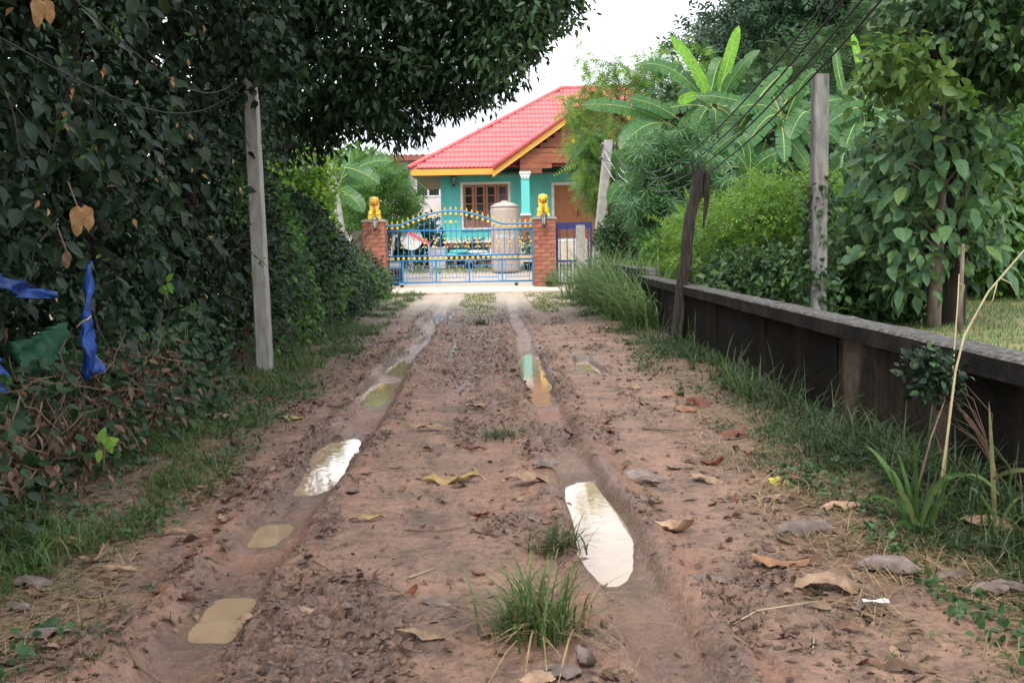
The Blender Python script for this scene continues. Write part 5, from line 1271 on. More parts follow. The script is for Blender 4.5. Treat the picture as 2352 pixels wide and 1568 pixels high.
# (base px, tip px, arch height, width, depth offset, upright flag)
banana('banana plant with a tall upright bright leaf nearest the feathery tree',1640,(1638,262),25.5,[
 ((1652,215),(1702,55),0,.52,.2,1),((1632,235),(1534,84),0,.50,-.2,1),((1590,190),(1552,240),.1,.4,-.3,1),
 ((1615,225),(1468,150),.55,.42,.0),((1630,225),(1665,128),.35,.42,.3),((1545,290),(1332,245),.38,.42,-.2),((1530,285),(1415,350),.45,.55,-.7),
 ((1560,275),(1438,232),.18,.42,-.4),((1625,250),(1575,330),.25,.42,-.8),((1640,250),(1633,310),.3,.35,-.6),((1645,240),(1700,300),.35,.45,.4),((1640,250),(1560,210),.2,.4,.4)],51,extra=5)
banana('banana plant with long arching leaves in the middle of the clump',1800,(1800,290),24.5,[
 ((1795,262),(1670,262),.38,.48,-.3),((1800,270),(1690,352),.62,.52,-.9),((1860,260),(1790,330),.45,.5,-.8),((1700,290),(1842,140),.35,.45,.8),
 ((1780,250),(1700,235),.3,.45,.5),((1830,240),(1790,188),0,.4,.6,-1),((1800,240),(1880,190),.25,.45,.7),((1840,235),(1740,260),.3,.45,.9),((1780,300),(1660,300),.2,.4,.2),
 ((1800,280),(1720,210),.3,.48,1.0),((1830,270),(1870,250),.3,.42,.2),((1760,300),(1640,350),.4,.5,.1),((1790,290),(1755,205),.25,.45,1.2),((1850,300),(1920,330),.3,.45,-.2),((1720,345),(1765,430),.15,.42,-.5),((1780,300),(1850,400),.3,.45,-.4),((1760,320),(1740,425),.1,.42,.4)],52,extra=10)
banana('banana plant with an upright leaf right of the tall weathered post',1990,(1985,285),25.0,[
 ((1990,200),(1966,68),0,.38,.3,1),((1915,190),(1925,105),0,.34,.2,-1),((1985,205),(1935,220),.22,.42,.0),((2010,270),(2045,175),.2,.42,.4),((1980,270),(1890,240),.3,.45,.6),((1960,290),(1900,400),.35,.48,-.9),((2030,258),(1880,295),.5,.45,-.6),((1975,280),(1930,190),0,.38,.3,-1),
 ((1900,270),(1940,360),.4,.45,-.5),((1990,260),(2060,220),.3,.42,.2),((2000,270),(2100,240),.3,.4,-.2),((1995,265),(2050,340),.4,.45,-.5),((1985,270),(1960,340),.3,.4,-.6)],53,extra=9)
banana('young banana plant low behind the grey green tree',1720,(1722,400),23.6,[((1722,400),(1660,350),.2,.35),((1725,395),(1790,355),.25,.38),((1722,400),(1675,440),.25,.35),((1725,400),(1775,450),.25,.35),((1720,390),(1715,320),0,.3,0,-1)],54,extra=4)
banana('banana plant behind the hedge left of the left gate pillar',765,(770,440),31.5,[((770,430),(728,352),0,.55,-.2,-1),((775,425),(800,345),0,.5,.3,-1),((790,385),(875,425),.2,.5,-.4),((770,440),(842,490),.42,.5,-.6),((765,440),(715,395),.3,.5,-.3),((768,445),(715,480),.35,.45,-.5),((775,440),(830,400),.3,.5,.5)],55,extra=4)
banana('banana plant leaf clump beside the leaning concrete pole',1450,(1440,440),28.0,[((1440,420),(1405,350),.2,.42,-.3),((1440,430),(1395,470),.45,.4,-.4),((1445,430),(1480,370),.3,.4,.2),((1445,435),(1500,460),.3,.4,-.4)],56,.09)

# potted plants along the foot of the house
PP=['dark leafy potted plant at the left corner of the house base','potted plant with pink flowers second from the left at the house base','low green potted plant in the middle of the row at the house base','potted plant with red flowers fourth along the house base','bushy potted plant just left of the beige water tank','tall narrow leaved potted plant just right of the beige water tank']
for k,px in enumerate((1012,1034,1057,1080,1104,1212)):
    Yp=40.6 if k<5 else 38.4; rgp=np.random.default_rng(200+k); x_=P(px,570,Yp)[0]; z_=float(gz(x_,Yp)[0]); t=thing('potted_plant',(x_,Yp,z_),PP[k],'potted plant','potted plants in the yard')
    MB().lathe((x_,Yp,z_),[(.11,0),(.16,.24),(.175,.25),(.175,.29),(.15,.29),(.14,.26)],14).build('pot',M[['soffit','grey','black','soffit','grey','black'][k]],t,True)
    hh_=[.75,.6,.5,.62,.7,1.15][k]; cc=np.array([[x_,Yp,z_+.3+hh_*.5]])+rgp.normal(size=(14,3))*[.11,.11,hh_*.2]; pos,dirs,nr=clump_leaves(cc,.14,16,rgp,.4,.1,.9); scatter('foliage',t,M[['l_hedge','l_mid','l_mid','l_hedge','l_grey','l_mid'][k]],T_OVN,pos,dirs,nr,.13)
    if k in (1,3):
        q=cc[:8]+[0,-.1,.12]; fl=MB()
        for w in q: fl.ball(w,(.05,.05,.04),6,4)
        fl.build('flowers',M['pink' if k==1 else 'red'],t)
# ================================================================ GRASS, WEEDS
R5=np.random.default_rng(61)
def ground_pts(n,x0,x1,y0,y1,mask=None,p=1.0):
    x=x0+(x1-x0)*R5.random(n); y=y0*(y1/y0)**(R5.random(n)**p)
    if mask is not None:
        k=mask(x,y); x=x[k];y=y[k]
    return np.stack([x,y,gz(x,y)],1)
def clumped(name,label,m,cl,per,h,rad,lean,w,seg=4):
    n=len(cl)*per; c=np.repeat(cl,per,0); off=R5.normal(size=(n,3))*np.array([1,1,0])*np.repeat(rad*(.4+R5.random(len(cl))),per)[:,None]
    b=c+off; b[:,2]=gz(b[:,0],b[:,1])-.006; hh=np.repeat(h,per)*(.45+.7*R5.random(n))
    tag(grass_blades(name,None,M[m],b,hh,R5,lean,w,seg,off+R5.normal(size=(n,3))*.02),label,None,None,'stuff')
edgeL=lambda x,y: x< -1.72-.5*(vnoise(y*1.1,y*0,7)-.4)-.3*R5.random(len(x))
cl=ground_pts(4600,-2.75,-1.35,2.5,30,lambda x,y: edgeL(x,y)&(vnoise(x*1.8,y*1.1,15)>.33))
clumped('grass','ragged green grass along the left edge of the track','grass',cl,14,.06+.17*vnoise(cl[:,0]*1.5,cl[:,1]*1.1,18)**1.5,.05,1.0,.0042)
cl=ground_pts(500,-2.1,-1.2,2.5,14,lambda x,y: vnoise(x*2,y*2,16)>.55); clumped('grass','thin low grass creeping from the left verge onto the mud','grassdark',cl,9,.03+.03*R5.random(len(cl)),.05,1.3,.003)
edgeR=lambda x,y: x> 1.75+.7*(vnoise(y*.8,y*0,27)-.45)+.5*R5.random(len(x))**2
cl=ground_pts(4600,1.35,2.56,2.5,26,lambda x,y: edgeR(x,y)&(vnoise(x*2.0,y*1.2,25)>.36))
clumped('grass','ragged dark grass at the foot of the black wall','grassdark',cl,14,.05+.28*sst(1.7,2.5,cl[:,0])*vnoise(cl[:,0]*1.7,cl[:,1]*1.1,28)**1.3+.02,.055,1.1,.0044)
cl=ground_pts(420,1.2,2.3,2.5,14,lambda x,y: vnoise(x*2,y*2,17)>.5); clumped('grass','thin low grass creeping from the right verge onto the mud','grass',cl,9,.025+.03*R5.random(len(cl)),.05,1.4,.003)
cl=ground_pts(210,2.1,2.52,3.2,20); clumped('grass','long wild grass blades standing against the black wall','grassdark',cl,7,.22+.3*R5.random(len(cl)),.04,.9,.0045,5)
wd=np.concatenate([ground_pts(1500,-2.6,-1.6,2.6,16,lambda x,y: vnoise(x*2.6,y*1.7,19)>.5),ground_pts(1500,1.65,2.5,2.6,18,lambda x,y: vnoise(x*2.6,y*1.7,29)>.5)]); pos,dirs,nr=clump_leaves(wd+[0,0,.035],.05,5,R5,.9,.0,.8,flat=.5)
tag(scatter('weeds',None,M['l_hedge'],T_OV,pos,dirs,nr,.018+.035*R5.random(len(pos))),'small broad leaved weeds in the grass verges',None,None,'stuff')
b=ground_pts(9000,-1.5,2.2,19.5,28.6,lambda x,y: gfields(x,y)['lawn']>.35)
tag(grass_blades('grass',None,M['grass'],b,.035,R5,.6,.007,2),'thin short grass on the far strip of the track before the gate',None,None,'stuff')
b=ground_pts(26000,2.76,9,5,19,None,.7)
tag(grass_blades('lawn_grass',None,M['grasspale'],b,.07,R5,.8,.006,2),'light green lawn grass behind the black wall',None,None,'stuff')
b=ground_pts(5000,-5,6,37.5,42.5,None); tag(grass_blades('lawn_grass',None,M['grass'],b,.08,R5,.6,.012,2),'grass strip in the yard behind the gate',None,None,'stuff')
# trampled straw on the verges
def flat_straw(name,label,b,l,m):
    n=len(b); a=R5.random(n)*pi; d=np.stack([np.cos(a),np.sin(a),R5.normal(size=n)*.10],1)
    tm=(np.array([[-.012,0,0],[.012,0,0],[.010,.5,.03],[-.010,.5,.03],[0,1,0]],float),np.array([[0,1,2],[0,2,3],[3,2,4]]))
    o=scatter(name,None,m,tm,b+[0,0,.008],d,np.tile([0,0,1.0],(n,1))+R5.normal(size=(n,3))*.2,l*(.4+1.2*R5.random(n))); tag(o,label,None,None,'stuff')
vm=lambda x,y: gfields(x,y)['verge']>.25
flat_straw('dry_grass','dry straw lying on the left verge',ground_pts(15000,-2.6,-1.0,2.4,14,vm),.12,M['straw'])
flat_straw('dry_grass','dry straw lying on the right verge',ground_pts(19000,1.2,2.55,2.4,15,vm),.12,M['straw'])
b=ground_pts(5500,1.35,2.5,2.4,8,lambda x,y: vnoise(x*2.4,y*1.6,33)>.35); n=len(b); a_=R5.random(n)*2*pi
tag(scatter('dry_grass',None,M['straw'],(np.array([[-.010,0,0],[.010,0,0],[.009,.5,.06],[-.009,.5,.06],[0,1,-.02]],float),np.array([[0,1,2],[0,2,3],[3,2,4]])),b+[0,0,.012],np.stack([np.cos(a_),np.sin(a_),.25*R5.random(n)],1),np.tile([0,0,1.0],(n,1)),.10+.16*R5.random(n)),'tangled dry straw heaped on the near right verge',None,None,'stuff')
flat_straw('dry_grass','scattered dry straw on the mud',ground_pts(900,-1.5,1.7,2.4,18,None),.09,M['straw'])
# leaf crumbs and mud clods
cm_=lambda x,y:(R5.random(len(x))<.12+.9*gfields(x,y)['churn']+.5*gfields(x,y)['verge']) & (gfields(x,y)['z']>-.04)
b=ground_pts(34000,-2.5,2.5,2.4,22,cm_); n=len(b)
tag(scatter('leaf_litter',None,M['dead'],T_DI,b+[0,0,.008],np.stack([R5.normal(size=n),R5.normal(size=n),R5.normal(size=n)*.25],1),np.tile([0,0,1.0],(n,1))+R5.normal(size=(n,3))*.5,.014+.05*R5.random(n)**2.2),'small brown leaf crumbs trodden into the mud',None,None,'stuff')
M['clod']=leafmat('mud_clod',[(.08,.052,.039),(.185,.112,.08),(.13,.082,.06),(.055,.037,.028)],.75,0)
b=ground_pts(26000,-1.8,1.8,2.4,20,lambda x,y:(gfields(x,y)['churn']>.35)&(gfields(x,y)['z']>-.05)&(vnoise(x*5,y*4,35)>.45)); n=len(b)
tag(scatter('mud_flakes',None,M['clod'],T_OVN,b+[0,0,.006],np.stack([R5.normal(size=n),R5.normal(size=n),R5.normal(size=n)*.35],1),np.tile([0,0,1.0],(n,1))+R5.normal(size=(n,3))*.6,.015+.045*R5.random(n)**1.8,1.4),'dark muddy flakes and shreds of leaf along the ruts',None,None,'stuff')
def rock_t(): 
    t=(1+5**.5)/2; v=norm(np.array([[-1,t,0],[1,t,0],[-1,-t,0],[1,-t,0],[0,-1,t],[0,1,t],[0,-1,-t],[0,1,-t],[t,0,-1],[t,0,1],[-t,0,-1],[-t,0,1]]))
    f=np.array([[0,11,5],[0,5,1],[0,1,7],[0,7,10],[0,10,11],[1,5,9],[5,11,4],[11,10,2],[10,7,6],[7,1,8],[3,9,4],[3,4,2],[3,2,6],[3,6,8],[3,8,9],[4,9,5],[2,4,11],[6,2,10],[8,6,7],[9,8,1]])
    v=v*(.8+.4*np.random.default_rng(5).random((12,1)))*[1,.8,.6]; return v,f
cl_=lambda x,y:(R5.random(len(x))<1.1*gfields(x,y)['churn']) & (gfields(x,y)['z']>-.045)
b=ground_pts(22000,-1.7,1.7,2.4,20,cl_); n=len(b)
tag(scatter('mud_clods',None,M['clod'],rock_t(),b,R5.normal(size=(n,3)),R5.normal(size=(n,3)),.006+.016*R5.random(n)**2.5),'small lumps of churned mud along the ruts',None,None,'stuff')
# tufts standing in the track
def tuft(px,py,h,n,label,m='grass',w=.0045,spread=.07,lean=.75,seg=5,name='grass_tuft',cat='grass tuft',dry=0,depth=None,z=None):
    c=G(px,py,0) if depth is None else np.array([P(px,700,depth)[0],depth,0]); c[2]=float(gz(c[0],c[1])[0]) if z is None else z
    t=thing(name,c,label,cat); b=c+R5.normal(size=(n,3))*[spread,spread*.8,0]; b[:,2]=c[2]-.01
    dirs=(b-c)+R5.normal(size=(n,3))*spread*.6; dirs[:,2]=0
    tag(grass_blades('blades',t,M[m],b,h,R5,lean,w,seg,dirs),kind='stuff')
    if dry: 
        k=dry; b=c+R5.normal(size=(k,3))*[spread,spread*.8,0]; b[:,2]=c[2]; d=(b-c); d[:,2]=0; tag(grass_blades('dry_blades',t,M['straw'],b,h*.8,R5,1.5,w*.9,seg,d),kind='stuff')
    return t
tuft(1240,1458,.27,190,'big green grass tuft in the middle of the track near the camera',dry=70,spread=.075,w=.0046,lean=.7)
tuft(1168,1458,.2,30,'small light green tuft left of the big grass tuft',m='grasspale',spread=.018,lean=.4,w=.0038)
tuft(1283,1270,.15,150,'grass tuft hanging over the left edge of the large white puddle',m='grassdark',spread=.05,dry=60,w=.003)
tuft(1150,1003,.07,200,'low patch of sparse grass in the middle of the track',m='grassdark',spread=.10,w=.003,dry=30)
tuft(1105,745,.16,60,'tiny grass tuft in the middle of the far track',m='grassdark',spread=.06,w=.006)
tuft(1270,662,.55,90,'green weed at the foot of the right brick pillar',m='grass',spread=.10,lean=.5,w=.02,depth=31.1)
tuft(880,688,.35,80,'yellow green weed at the end of the left hedge by the pillar',m='grasspale',spread=.16,lean=.5,w=.02,depth=26)
# the tall pale grass along the far wall
for k,(px,Yv,h,n) in enumerate(((1350,25.5,1.0,300),(1385,23.0,1.25,460),(1422,20.5,1.25,480),(1465,18.2,1.15,460),(1515,16.2,.9,340))):
    tuft(px,0,h,n,['short pale tall-grass clump nearest the narrow blue gate','second tall pale grass clump counted from the narrow blue gate','middle clump of tall pale grass spilling over the black wall end','fourth clump of tall pale grass counted from the narrow blue gate','tall grass clump just left of the dark wooden post'][k],m='grasspale',spread=.27,lean=.95,w=.012,name='tall_grass',cat='grass clump',depth=Yv)
# coarse grass in the right foreground
def reed(px,py,label,blades,Y=None,m='grass'):
    c=G(px,py,0); c[2]=float(gz(c[0],c[1])[0]); t=thing('reed_grass',c,label,'grass'); k=c[1]/FPX
    for (dx0,dy0,tx,ty,w,bow) in blades:
        p0=c+np.array([dx0*k,R5.normal()*.03,dy0*k]); p2=c+np.array([tx*k,R5.normal()*.12-.08,ty*k]); p1=(p0+p2)/2+np.array([0,0,bow*k]); n=10;V=[];F_=[]
        for i in range(n+1):
            u=i/n; p=(1-u)**2*p0+2*u*(1-u)*p1+u*u*p2; tg=norm(2*(1-u)*(p1-p0)+2*u*(p2-p1)); s=norm(np.cross(tg,[.2,-1,.25])); ww=w*k*.36*(sin(pi*min(1,.15+.85*u)))**.7+.0006; nn=np.cross(s,tg)
            V+= [p-s*ww+nn*ww*.35,p,p+s*ww+nn*ww*.35]
        for i in range(n):
            for q in range(2): F_.append((i*3+q,i*3+q+1,i*3+4+q,i*3+3+q))
        MB().add(V,F_).build('blade',M[m],t,True)
    return t
reed(2105,1235,'coarse broad bladed grass plant in front of the black wall',[(0,0,-90,200,20,70),(5,10,-40,262,16,20),(0,0,-70,120,18,60),(0,0,60,150,22,95),(0,20,150,120,18,130),(0,0,-30,190,16,30),(10,0,110,60,16,70),(0,0,-100,40,16,60),(-20,0,-45,150,20,60),(25,-10,70,180,14,20),(0,0,-130,95,10,80)])
reed(2283,1260,'tall single green shoot of grass at the right edge before the wall',[(0,0,10,330,18,0),(2,150,70,175,14,40),(2,120,-60,160,10,30),(0,0,-70,95,14,50),(0,0,60,110,12,60),(-5,60,-50,130,9,30)])
reed(1700,920,'thin upright grass stalk against the black wall left of the light stain',[(0,0,-50,110,8,0),(5,0,15,100,5,0),(0,0,-30,50,9,20),(0,0,40,45,9,20)])
reed(1800,940,'bunch of thin grass stalks against the middle of the black wall',[(0,0,-40,70,8,20),(0,0,10,90,6,0),(5,0,50,70,8,15),(0,0,-60,40,8,30),(0,0,70,40,8,30),(0,0,30,95,5,0)],m='grassdark')
reed(2050,1000,'bent grass stalks leaning on the black wall right of the light stain',[(0,0,40,130,7,0),(5,0,-80,80,8,30),(0,0,-20,120,6,0),(0,0,90,60,8,40),(0,0,-110,40,8,30)],m='grassdark')
def stalk(pts,Y,label,r,m='deadstalk',twigs=()):
    c=P(*pts[0],Y); t=thing('dry_stalk',c,label,'stalk'); q=[P(px,py,Y+dy) for (px,py),dy in zip(pts,np.linspace(0,.25,len(pts)))]
    MB().tube(q,np.linspace(r,r*.45,len(q)),6).build('stem',M[m],t,True)
    for w in twigs: MB().tube([P(*p,Y+.1) for p in w],[r*.45,r*.35,r*.2][:len(w)],5).build('twig',M[m],t,True)
stalk([(2150,1190),(2175,1010),(2195,850),(2215,770),(2270,670),(2352,575),(2400,520)],4.75,'long pale dry stalk slanting up to the right edge',.0075,twigs=[((2300,640),(2320,650),(2345,690)),((2290,650),(2280,690),(2270,700))])
stalk([(2165,1150),(2180,960),(2192,800),(2200,690),(2203,630)],4.85,'thin upright dry stalk in front of the black wall',.006,twigs=[((2200,650),(2215,655),(2210,690)),((2190,820),(2165,850)),((2180,900),(2215,880),(2225,910))])
stalk([(2100,1150),(2140,1000),(2170,920),(2165,850)],4.7,'short bent brown stem beside the upright dry stalk',.006,'twig')
tree('creeper','small pink and green leaved creeper hanging over the black wall by the dry stalks',[(2085,850),(2110,815),(2160,800),(2190,850),(2190,940),(2130,900),(2100,890)],4.95,.16,42,.055,12,T_OV,.042,'l_dark',(2.5,4.95,.05),.008,63,cat='creeper',limbs=10,bark='twig',extra=('l_hedge',3))

# ================================================================ FALLEN LEAVES
def curled(name,l,w,cu,cv,seed,m,rough=.025):
    r=np.random.default_rng(seed); nu,nv=10,7; V=[];F_=[]; ph=r.random(4)*6
    eg=r.normal(size=(nu+1,2))*.16
    for i in range(nu+1):
        t=i/nu; ww=w*(sin(pi*min(.985,max(.03,t))**.9)**.6)*(1+.12*sin(t*13+ph[0]))
        for j in range(nv+1):
            s=j/nv*2-1; a=cv*s; R_=1/max(.05,cv) if cv>.05 else 20
            xx=ww*.5*(sin(a)*R_ if cv>.05 else s); zz=(1-cos(a))*R_*ww*.5 if cv>.05 else 0
            b_=cu*(t-.5); yy_=l*(sin(b_)/cu if abs(cu)>.05 else (t-.5)); z2=l*((1-cos(b_))/cu if abs(cu)>.05 else 0)
            xx*=1+eg[i,0 if s<0 else 1]*abs(s)**2; V.append((xx,yy_+l*.02*r.normal()*abs(s),zz+z2+rough*l*(sin(s*4+t*9+ph[1])*.6+sin(t*17+ph[2]+s*3)*.4)*(.3+abs(s))+r.normal()*.004*l*3))
    for i in range(nu):
        for j in range(nv): F_.append((i*(nv+1)+j,i*(nv+1)+j+1,(i+1)*(nv+1)+j+1,(i+1)*(nv+1)+j))
    V=np.array(V); V[:,2]-=V[:,2].min()
    me=bpy.data.meshes.new(name); me.from_pydata(V.tolist(),[],F_); me.polygons.foreach_set('use_smooth',[True]*len(F_)); me.materials.append(m); return me
FL=[ # px, py, length px, width ratio, curl along, curl across, rot deg, material, label, flip
(1902,1352,135,.52,.9,.6,82,'f_tan','largest pale tan curled leaf with a hole on the right verge',1),
(2040,1312,135,.55,1.0,1.2,60,'f_grey','dark brown folded leaf touching the largest pale tan leaf',1),
(1788,1297,125,.32,-.4,.9,95,'f_orange','long orange brown leaf on the right verge above the largest tan leaf',1),
(1845,1222,120,.55,.8,.9,78,'f_grey','crumpled grey brown leaf on the right verge above the orange one',1),
(1790,1106,48,.7,.4,.4,60,'f_yellow','bright yellow fallen leaf on the right verge',0),
(1822,1103,42,.8,.7,.9,20,'f_red','dark brown rotten leaf touching the bright yellow leaf',1),
(1218,1110,105,.35,.9,.8,96,'f_tan','long curled tan leaf left of the top of the large puddle',1),
(1038,1102,115,.25,.5,.9,92,'f_yt','long yellowish curled leaf in the middle of the track',0),
(1552,1212,100,.5,1.1,.9,55,'f_tan','tan curled leaf right of the large white puddle',0),
(1478,1102,95,.45,.8,.7,85,'f_grey','silvery grey leaf beside the rut at the top right of the large puddle',1),
(1490,1145,60,.5,1.2,1.0,40,'f_grey','dark curled leaf stalk below the silvery grey leaf',0),
(975,1457,125,.25,.4,.5,85,'f_tan','long ragged tan leaf at the bottom left of the big grass tuft',1),
(695,1397,80,.7,.5,.6,60,'f_tan','pale cracked leaf right of the nearest murky puddle',1),
(803,1398,55,.45,.6,.5,10,'f_grey','small upright grey leaf right of the pale cracked leaf',0),
(155,1260,90,.55,.7,.7,75,'f_tan','pale tan leaf lying on the left verge',1),
(222,1288,85,.35,1.6,.8,150,'f_tan','tan leaf curled into a hook on the left verge',0),
(275,1308,75,.3,.4,.8,80,'f_tan','narrow tan leaf to the right of the hook shaped one',1),
(95,1460,125,.32,.4,.8,98,'f_grey','grey brown folded leaf near the lower left corner',1),
(505,970,72,.5,.5,.5,88,'f_tan','tan leaf on the grass left of the third puddle of the left rut',1),
(668,958,50,.6,.4,.3,80,'f_yt','yellowish leaf on the grass between the two bright puddles of the left rut',0),
(620,922,48,.28,.5,.8,92,'f_red','brown leaf on the grass below the tall concrete pole',1),
(1603,928,62,.7,1.0,.9,40,'f_red','large dark red leaf at the foot of the black wall',1),
(1575,940,50,.6,.7,.6,70,'f_orange','orange red leaf just left of the large dark red leaf',1),
(1545,905,38,.7,.8,.7,120,'f_orange','small orange brown leaf above the red leaves by the wall',1),
(1688,1002,80,.4,.7,.9,100,'f_red','dark red brown leaf lying flat below the group of red leaves',1),
(1637,1062,52,.55,1.1,1.0,80,'f_red','red brown cupped leaf on the right of the track',0),
(1720,1045,36,.6,.9,.9,20,'f_red','small dark leaf on end to the right of the cupped one',0),
(1457,890,34,.7,.9,.8,30,'f_tan','small pale folded leaf on the right verge beyond the red leaves',1),
(1622,1100,65,.6,.3,.3,70,'f_tan','flat pale torn leaf left of the bright yellow one',1),
(1780,1152,70,.4,.6,.6,100,'f_tan','tan leaf pair below the bright yellow leaf',1),
(1000,1380,62,.5,.5,.7,70,'f_grey','small whitish leaf left of the big grass tuft',1),
(985,985,92,.2,.3,.4,88,'f_tan','thin pale leaf lying across the middle of the track',1),
(1345,1520,95,.5,1.8,1.0,20,'f_grey','grey curled leaf at the bottom edge below the big grass tuft',0),
(1290,1545,90,.7,.5,.6,60,'f_grey','broad grey leaf at the bottom edge left of the curled one',1),
(1235,1560,80,.7,.4,.4,110,'f_tan','yellow tan leaf cut off by the bottom edge',1),
(2278,1232,130,.75,.8,.7,65,'f_tan','large tan leaf standing in the grass near the right edge',1),
(2300,1372,135,.4,1.0,.8,80,'f_grey','mauve grey arched leaf at the right edge',1),
(1253,1076,60,.7,1.0,1.1,80,'f_grey','crumpled grey leaf above the large white puddle',1),
(402,1222,50,.4,.8,.9,95,'f_tan','small pale leaf on the left verge left of the second puddle',1),
(515,1198,45,.7,.8,.9,20,'f_tan','small upright tan leaf left of the second puddle',0),
(70,1345,85,.55,.6,.7,100,'f_grey','purplish grey leaf near the left edge',1),
(40,1400,70,.5,.6,.7,60,'f_grey','dull brown leaf at the left edge below the purplish one',1),
(1080,1025,60,.22,.3,.6,92,'f_red','dark thin leaf in the middle of the track below the sparse grass',1),
(1100,930,55,.35,.9,.6,85,'f_tan','curved tan leaf in the churned middle of the track',0),
(1620,1330,90,.4,.5,.6,70,'f_grey','muddy grey leaf right of the wet end of the right rut',1),
(840,1192,75,.22,.3,.3,86,'f_yt','thin pale yellow leaf on the left of the track',1),
(1100,1178,50,.35,.7,.9,60,'f_red','small red brown leaf at the smooth tyre mark',0),
(540,1020,48,.5,.8,.8,10,'f_grey','brown leaf standing in the litter left of the third puddle',0),
(1930,1170,80,.45,.7,.8,75,'f_tan','tan leaf half under the grass left of the coarse grass plant',1),
(2180,1330,90,.35,.6,.7,120,'f_grey','brown strap like leaf in the straw left of the mauve grey one',1),
]
for k,(px,py,lp_,wr_,cu,cv,rot,m,lb,flip) in enumerate(FL):
    c=G(px,py+4,0); k_=c[1]/FPX; l=lp_*k_*1.2; z=float(gz(c[0],c[1])[0])
    me=curled('fallen_leaf',l,l*wr_,cu*1.5,cv*1.4,100+k,M[m],.05)
    if flip:
        co=np.zeros(len(me.vertices)*3); me.vertices.foreach_get('co',co); co=co.reshape(-1,3); co[:,2]=co[:,2].max()-co[:,2]; me.vertices.foreach_set('co',co.ravel())
    o=bpy.data.objects.new('fallen_leaf',me); COL.objects.link(o); o.location=(c[0],c[1],z+.004); o.rotation_euler=(R5.normal()*.12,R5.normal()*.12,radians(rot))
    tag(o,lb,'leaf','fallen leaves on the track and verges')
SM=[]
for k in range(14):
    SM.append(curled('fallen_leaf',1,[.4,.55,.3,.65][k%4],[.5,1.0,-.5,.8][k%4],[.5,.9,.7][k%3],300+k,M[['f_tan','f_grey','dead','f_grey','f_red','dead','dead'][k%7]]))
def proj(p):
    q=RC.T@(np.array(p)-EYE); return np.array([CX+FPX*q[0]/-q[2], CY-FPX*q[1]/-q[2]])
LMK=[(515,1412,'the nearest murky puddle'),(615,1225,'the second murky left puddle'),(746,1068,'the third left puddle'),(862,900,'the fourth left puddle'),(918,842,'the fifth left puddle'),
 (1372,1120,'the far end of the large puddle'),(1400,1290,'the near end of the large puddle'),(1222,850,'the teal reflecting puddle'),(1241,912,'the small tan puddle'),(1225,1430,'the big green grass tuft'),
 (1150,1003,'the sparse grass patch'),(610,880,'the tall concrete pole'),(1902,1352,'the largest pale tan leaf'),(1788,1297,'the long orange brown leaf'),(1845,1222,'the crumpled grey leaf'),
 (1790,1106,'the bright yellow leaf'),(1218,1110,'the long curled tan leaf'),(1038,1102,'the long yellowish leaf'),(1552,1212,'the tan leaf beside the large puddle'),(1478,1102,'the silvery grey leaf'),
 (975,1457,'the ragged tan leaf'),(695,1397,'the pale cracked leaf'),(155,1260,'the pale tan verge leaf'),(222,1300,'the hook shaped leaf'),(95,1460,'the lower left corner leaf'),
 (505,970,'the tan leaf in the left grass'),(1603,928,'the large dark red leaf'),(1688,1002,'the flat dark red brown leaf'),(1637,1062,'the red brown cupped leaf'),(985,985,'the thin pale leaf across the track'),
 (2278,1232,'the large tan leaf at the right edge'),(2300,1372,'the mauve grey arched leaf'),(2012,1398,'the white paper strip'),(800,1330,'the long curved twig'),(440,1560,'the branching stick'),(2105,1235,'the coarse grass plant'),
 (1550,830,'the dark wooden post'),(1345,1520,'the grey curled leaf at the bottom edge'),(1620,1330,'the muddy grey leaf'),(1780,1152,'the tan leaf below the yellow one'),(70,1345,'the purplish grey leaf'),(2180,1330,'the strap like leaf')]
used=set(); made=0
CN=['tan','grey','brown','grey','dark red','brown','brown']
for tr_ in range(2600):
    if made>=230: break
    if R5.random()<.55: x=(1.25+1.2*R5.random())*(1 if R5.random()<.62 else -1)
    else: x=-1.4+2.8*R5.random()
    y=2.7*(16/2.7)**(R5.random()**.85); z=float(gz(x,y)[0])
    if z<-.03: continue
    px,py=proj((x,y,z)); 
    if not(15<px<2337 and py<1555): continue
    dd=[math.hypot(px-a_,(py-b_)*1.5) for a_,b_,_ in LMK]; j=int(np.argmin(dd))
    if dd[j]<22: continue
    ax_=px-LMK[j][0]; ay_=py-LMK[j][1]
    rel=('just ' if dd[j]<75 else '')+(('right of ' if ax_>0 else 'left of ') if abs(ax_)>1.2*abs(ay_) else ('below ' if ay_>0 else 'above '))
    k=int(R5.integers(14)); s=.04+.085*R5.random()**1.4
    lb=('small ' if s<.075 else 'larger ')+CN[k%7]+' dry leaf '+rel+LMK[j][2]
    if lb in used: continue
    used.add(lb); made+=1
    o=bpy.data.objects.new('fallen_leaf',SM[k]); COL.objects.link(o); o.location=(x,y,z+.003); o.rotation_euler=(R5.normal()*.3,R5.normal()*.3,R5.random()*6.28); o.scale=(s,s,s)
    tag(o,lb,'leaf','small dry leaves on the track and verges')
b=np.concatenate([ground_pts(1200,1.15,2.5,2.5,17,lambda x,y: vnoise(x*2.5,y*1.7,37)>.38),ground_pts(800,-2.5,-1.2,2.5,17,lambda x,y: vnoise(x*2.5,y*1.7,39)>.38),ground_pts(230,-1.3,1.3,2.5,19,lambda x,y: gz(x,y)>-.03)]); n=len(b)
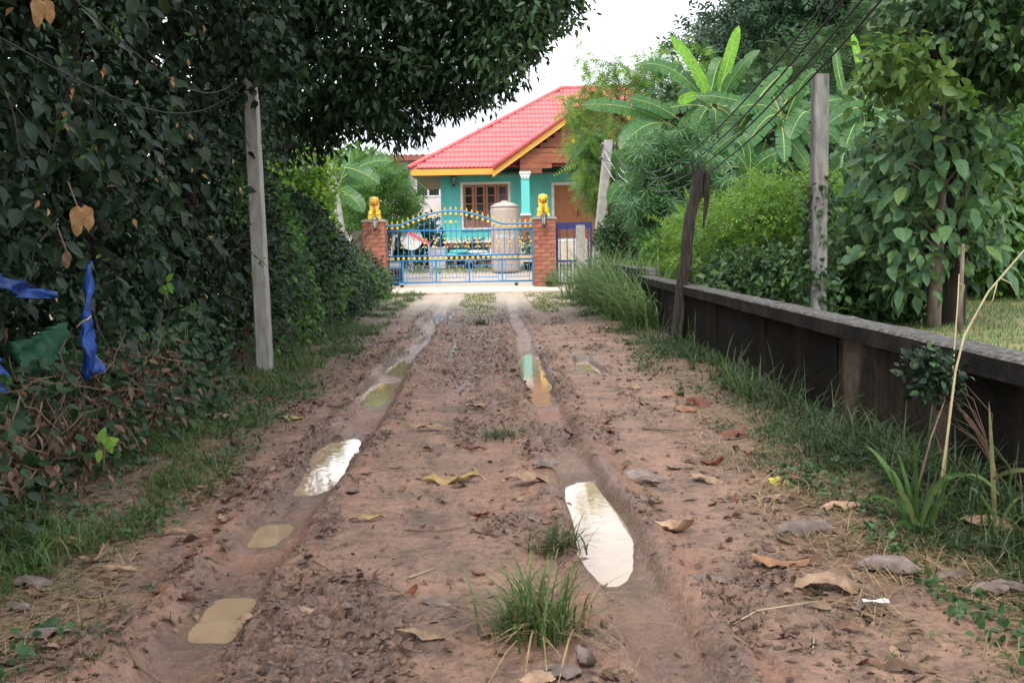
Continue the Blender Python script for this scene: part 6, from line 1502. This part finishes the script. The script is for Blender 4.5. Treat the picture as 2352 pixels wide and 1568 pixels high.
tag(scatter('leaf_litter',None,M['dead'],T_OVN,b+[0,0,.012],np.stack([R5.normal(size=n),R5.normal(size=n),R5.normal(size=n)*.2],1),np.tile([0,0,1.0],(n,1))+R5.normal(size=(n,3))*.4,.04+.07*R5.random(n)**2,1.3),'half rotten brown leaves bedded in the straw and mud',None,None,'stuff')
# sticks and the strip of paper
def stick(pts,label,r=.005,m='twig'):
    q=[]
    for px,py in pts:
        c=G(px,py,0); c[2]=float(gz(c[0],c[1])[0])+r+.004; q.append(c)
    tag(MB().tube(q,np.linspace(r,r*.5,len(q)),5).build('twig',M[m],None,True,loc=q[0]),label,'twig')
stick([(672,1250),(690,1290),(760,1312),(850,1328),(905,1350),(932,1372)],'long curved twig in the middle left of the track',.0045)
stick([(1080,1222),(1140,1228),(1200,1250),(1290,1292)],'dark twig running to the left edge of the large puddle',.006)
stick([(280,1490),(320,1530),(400,1560),(600,1566)],'dark branching stick at the bottom edge on the left',.008)
stick([(930,1222),(1010,1222),(1070,1212)],'thin grey twig left of the smooth tyre mark',.004)
stick([(1880,1385),(1740,1420),(1680,1440)],'pale straw stem lying under the largest tan leaf',.004,'deadstalk')
stick([(1475,988),(1560,990)],'short brown stick on the track left of the dark red leaf',.008)
stick([(1085,1075),(1115,1100)],'short pale stick right of the long yellowish leaf',.006,'deadstalk')
stick([(940,1325),(1000,1305)],'short straw beside the end of the long curved twig',.004,'deadstalk')
stick([(1870,1460),(1866,1505)],'pale upright straw low on the right verge',.004,'deadstalk')
c=G(2012,1398,0); z=float(gz(c[0],c[1])[0]); k_=c[1]/FPX
V=[];F_=[]
for i in range(7):
    u=i/6-.5; V+= [(u*62*k_,-.008-.004*u,.006+.004*sin(i)),(u*62*k_,.012,.009+.004*cos(i*1.3))]
for i in range(6): F_.append((2*i,2*i+2,2*i+3,2*i+1))
o=MB().add(np.array(V)+[c[0],c[1],z+.022],F_).build('paper_strip',M['paper'],None,loc=c); tag(o,'narrow white paper strip on the mud in the right foreground','paper')
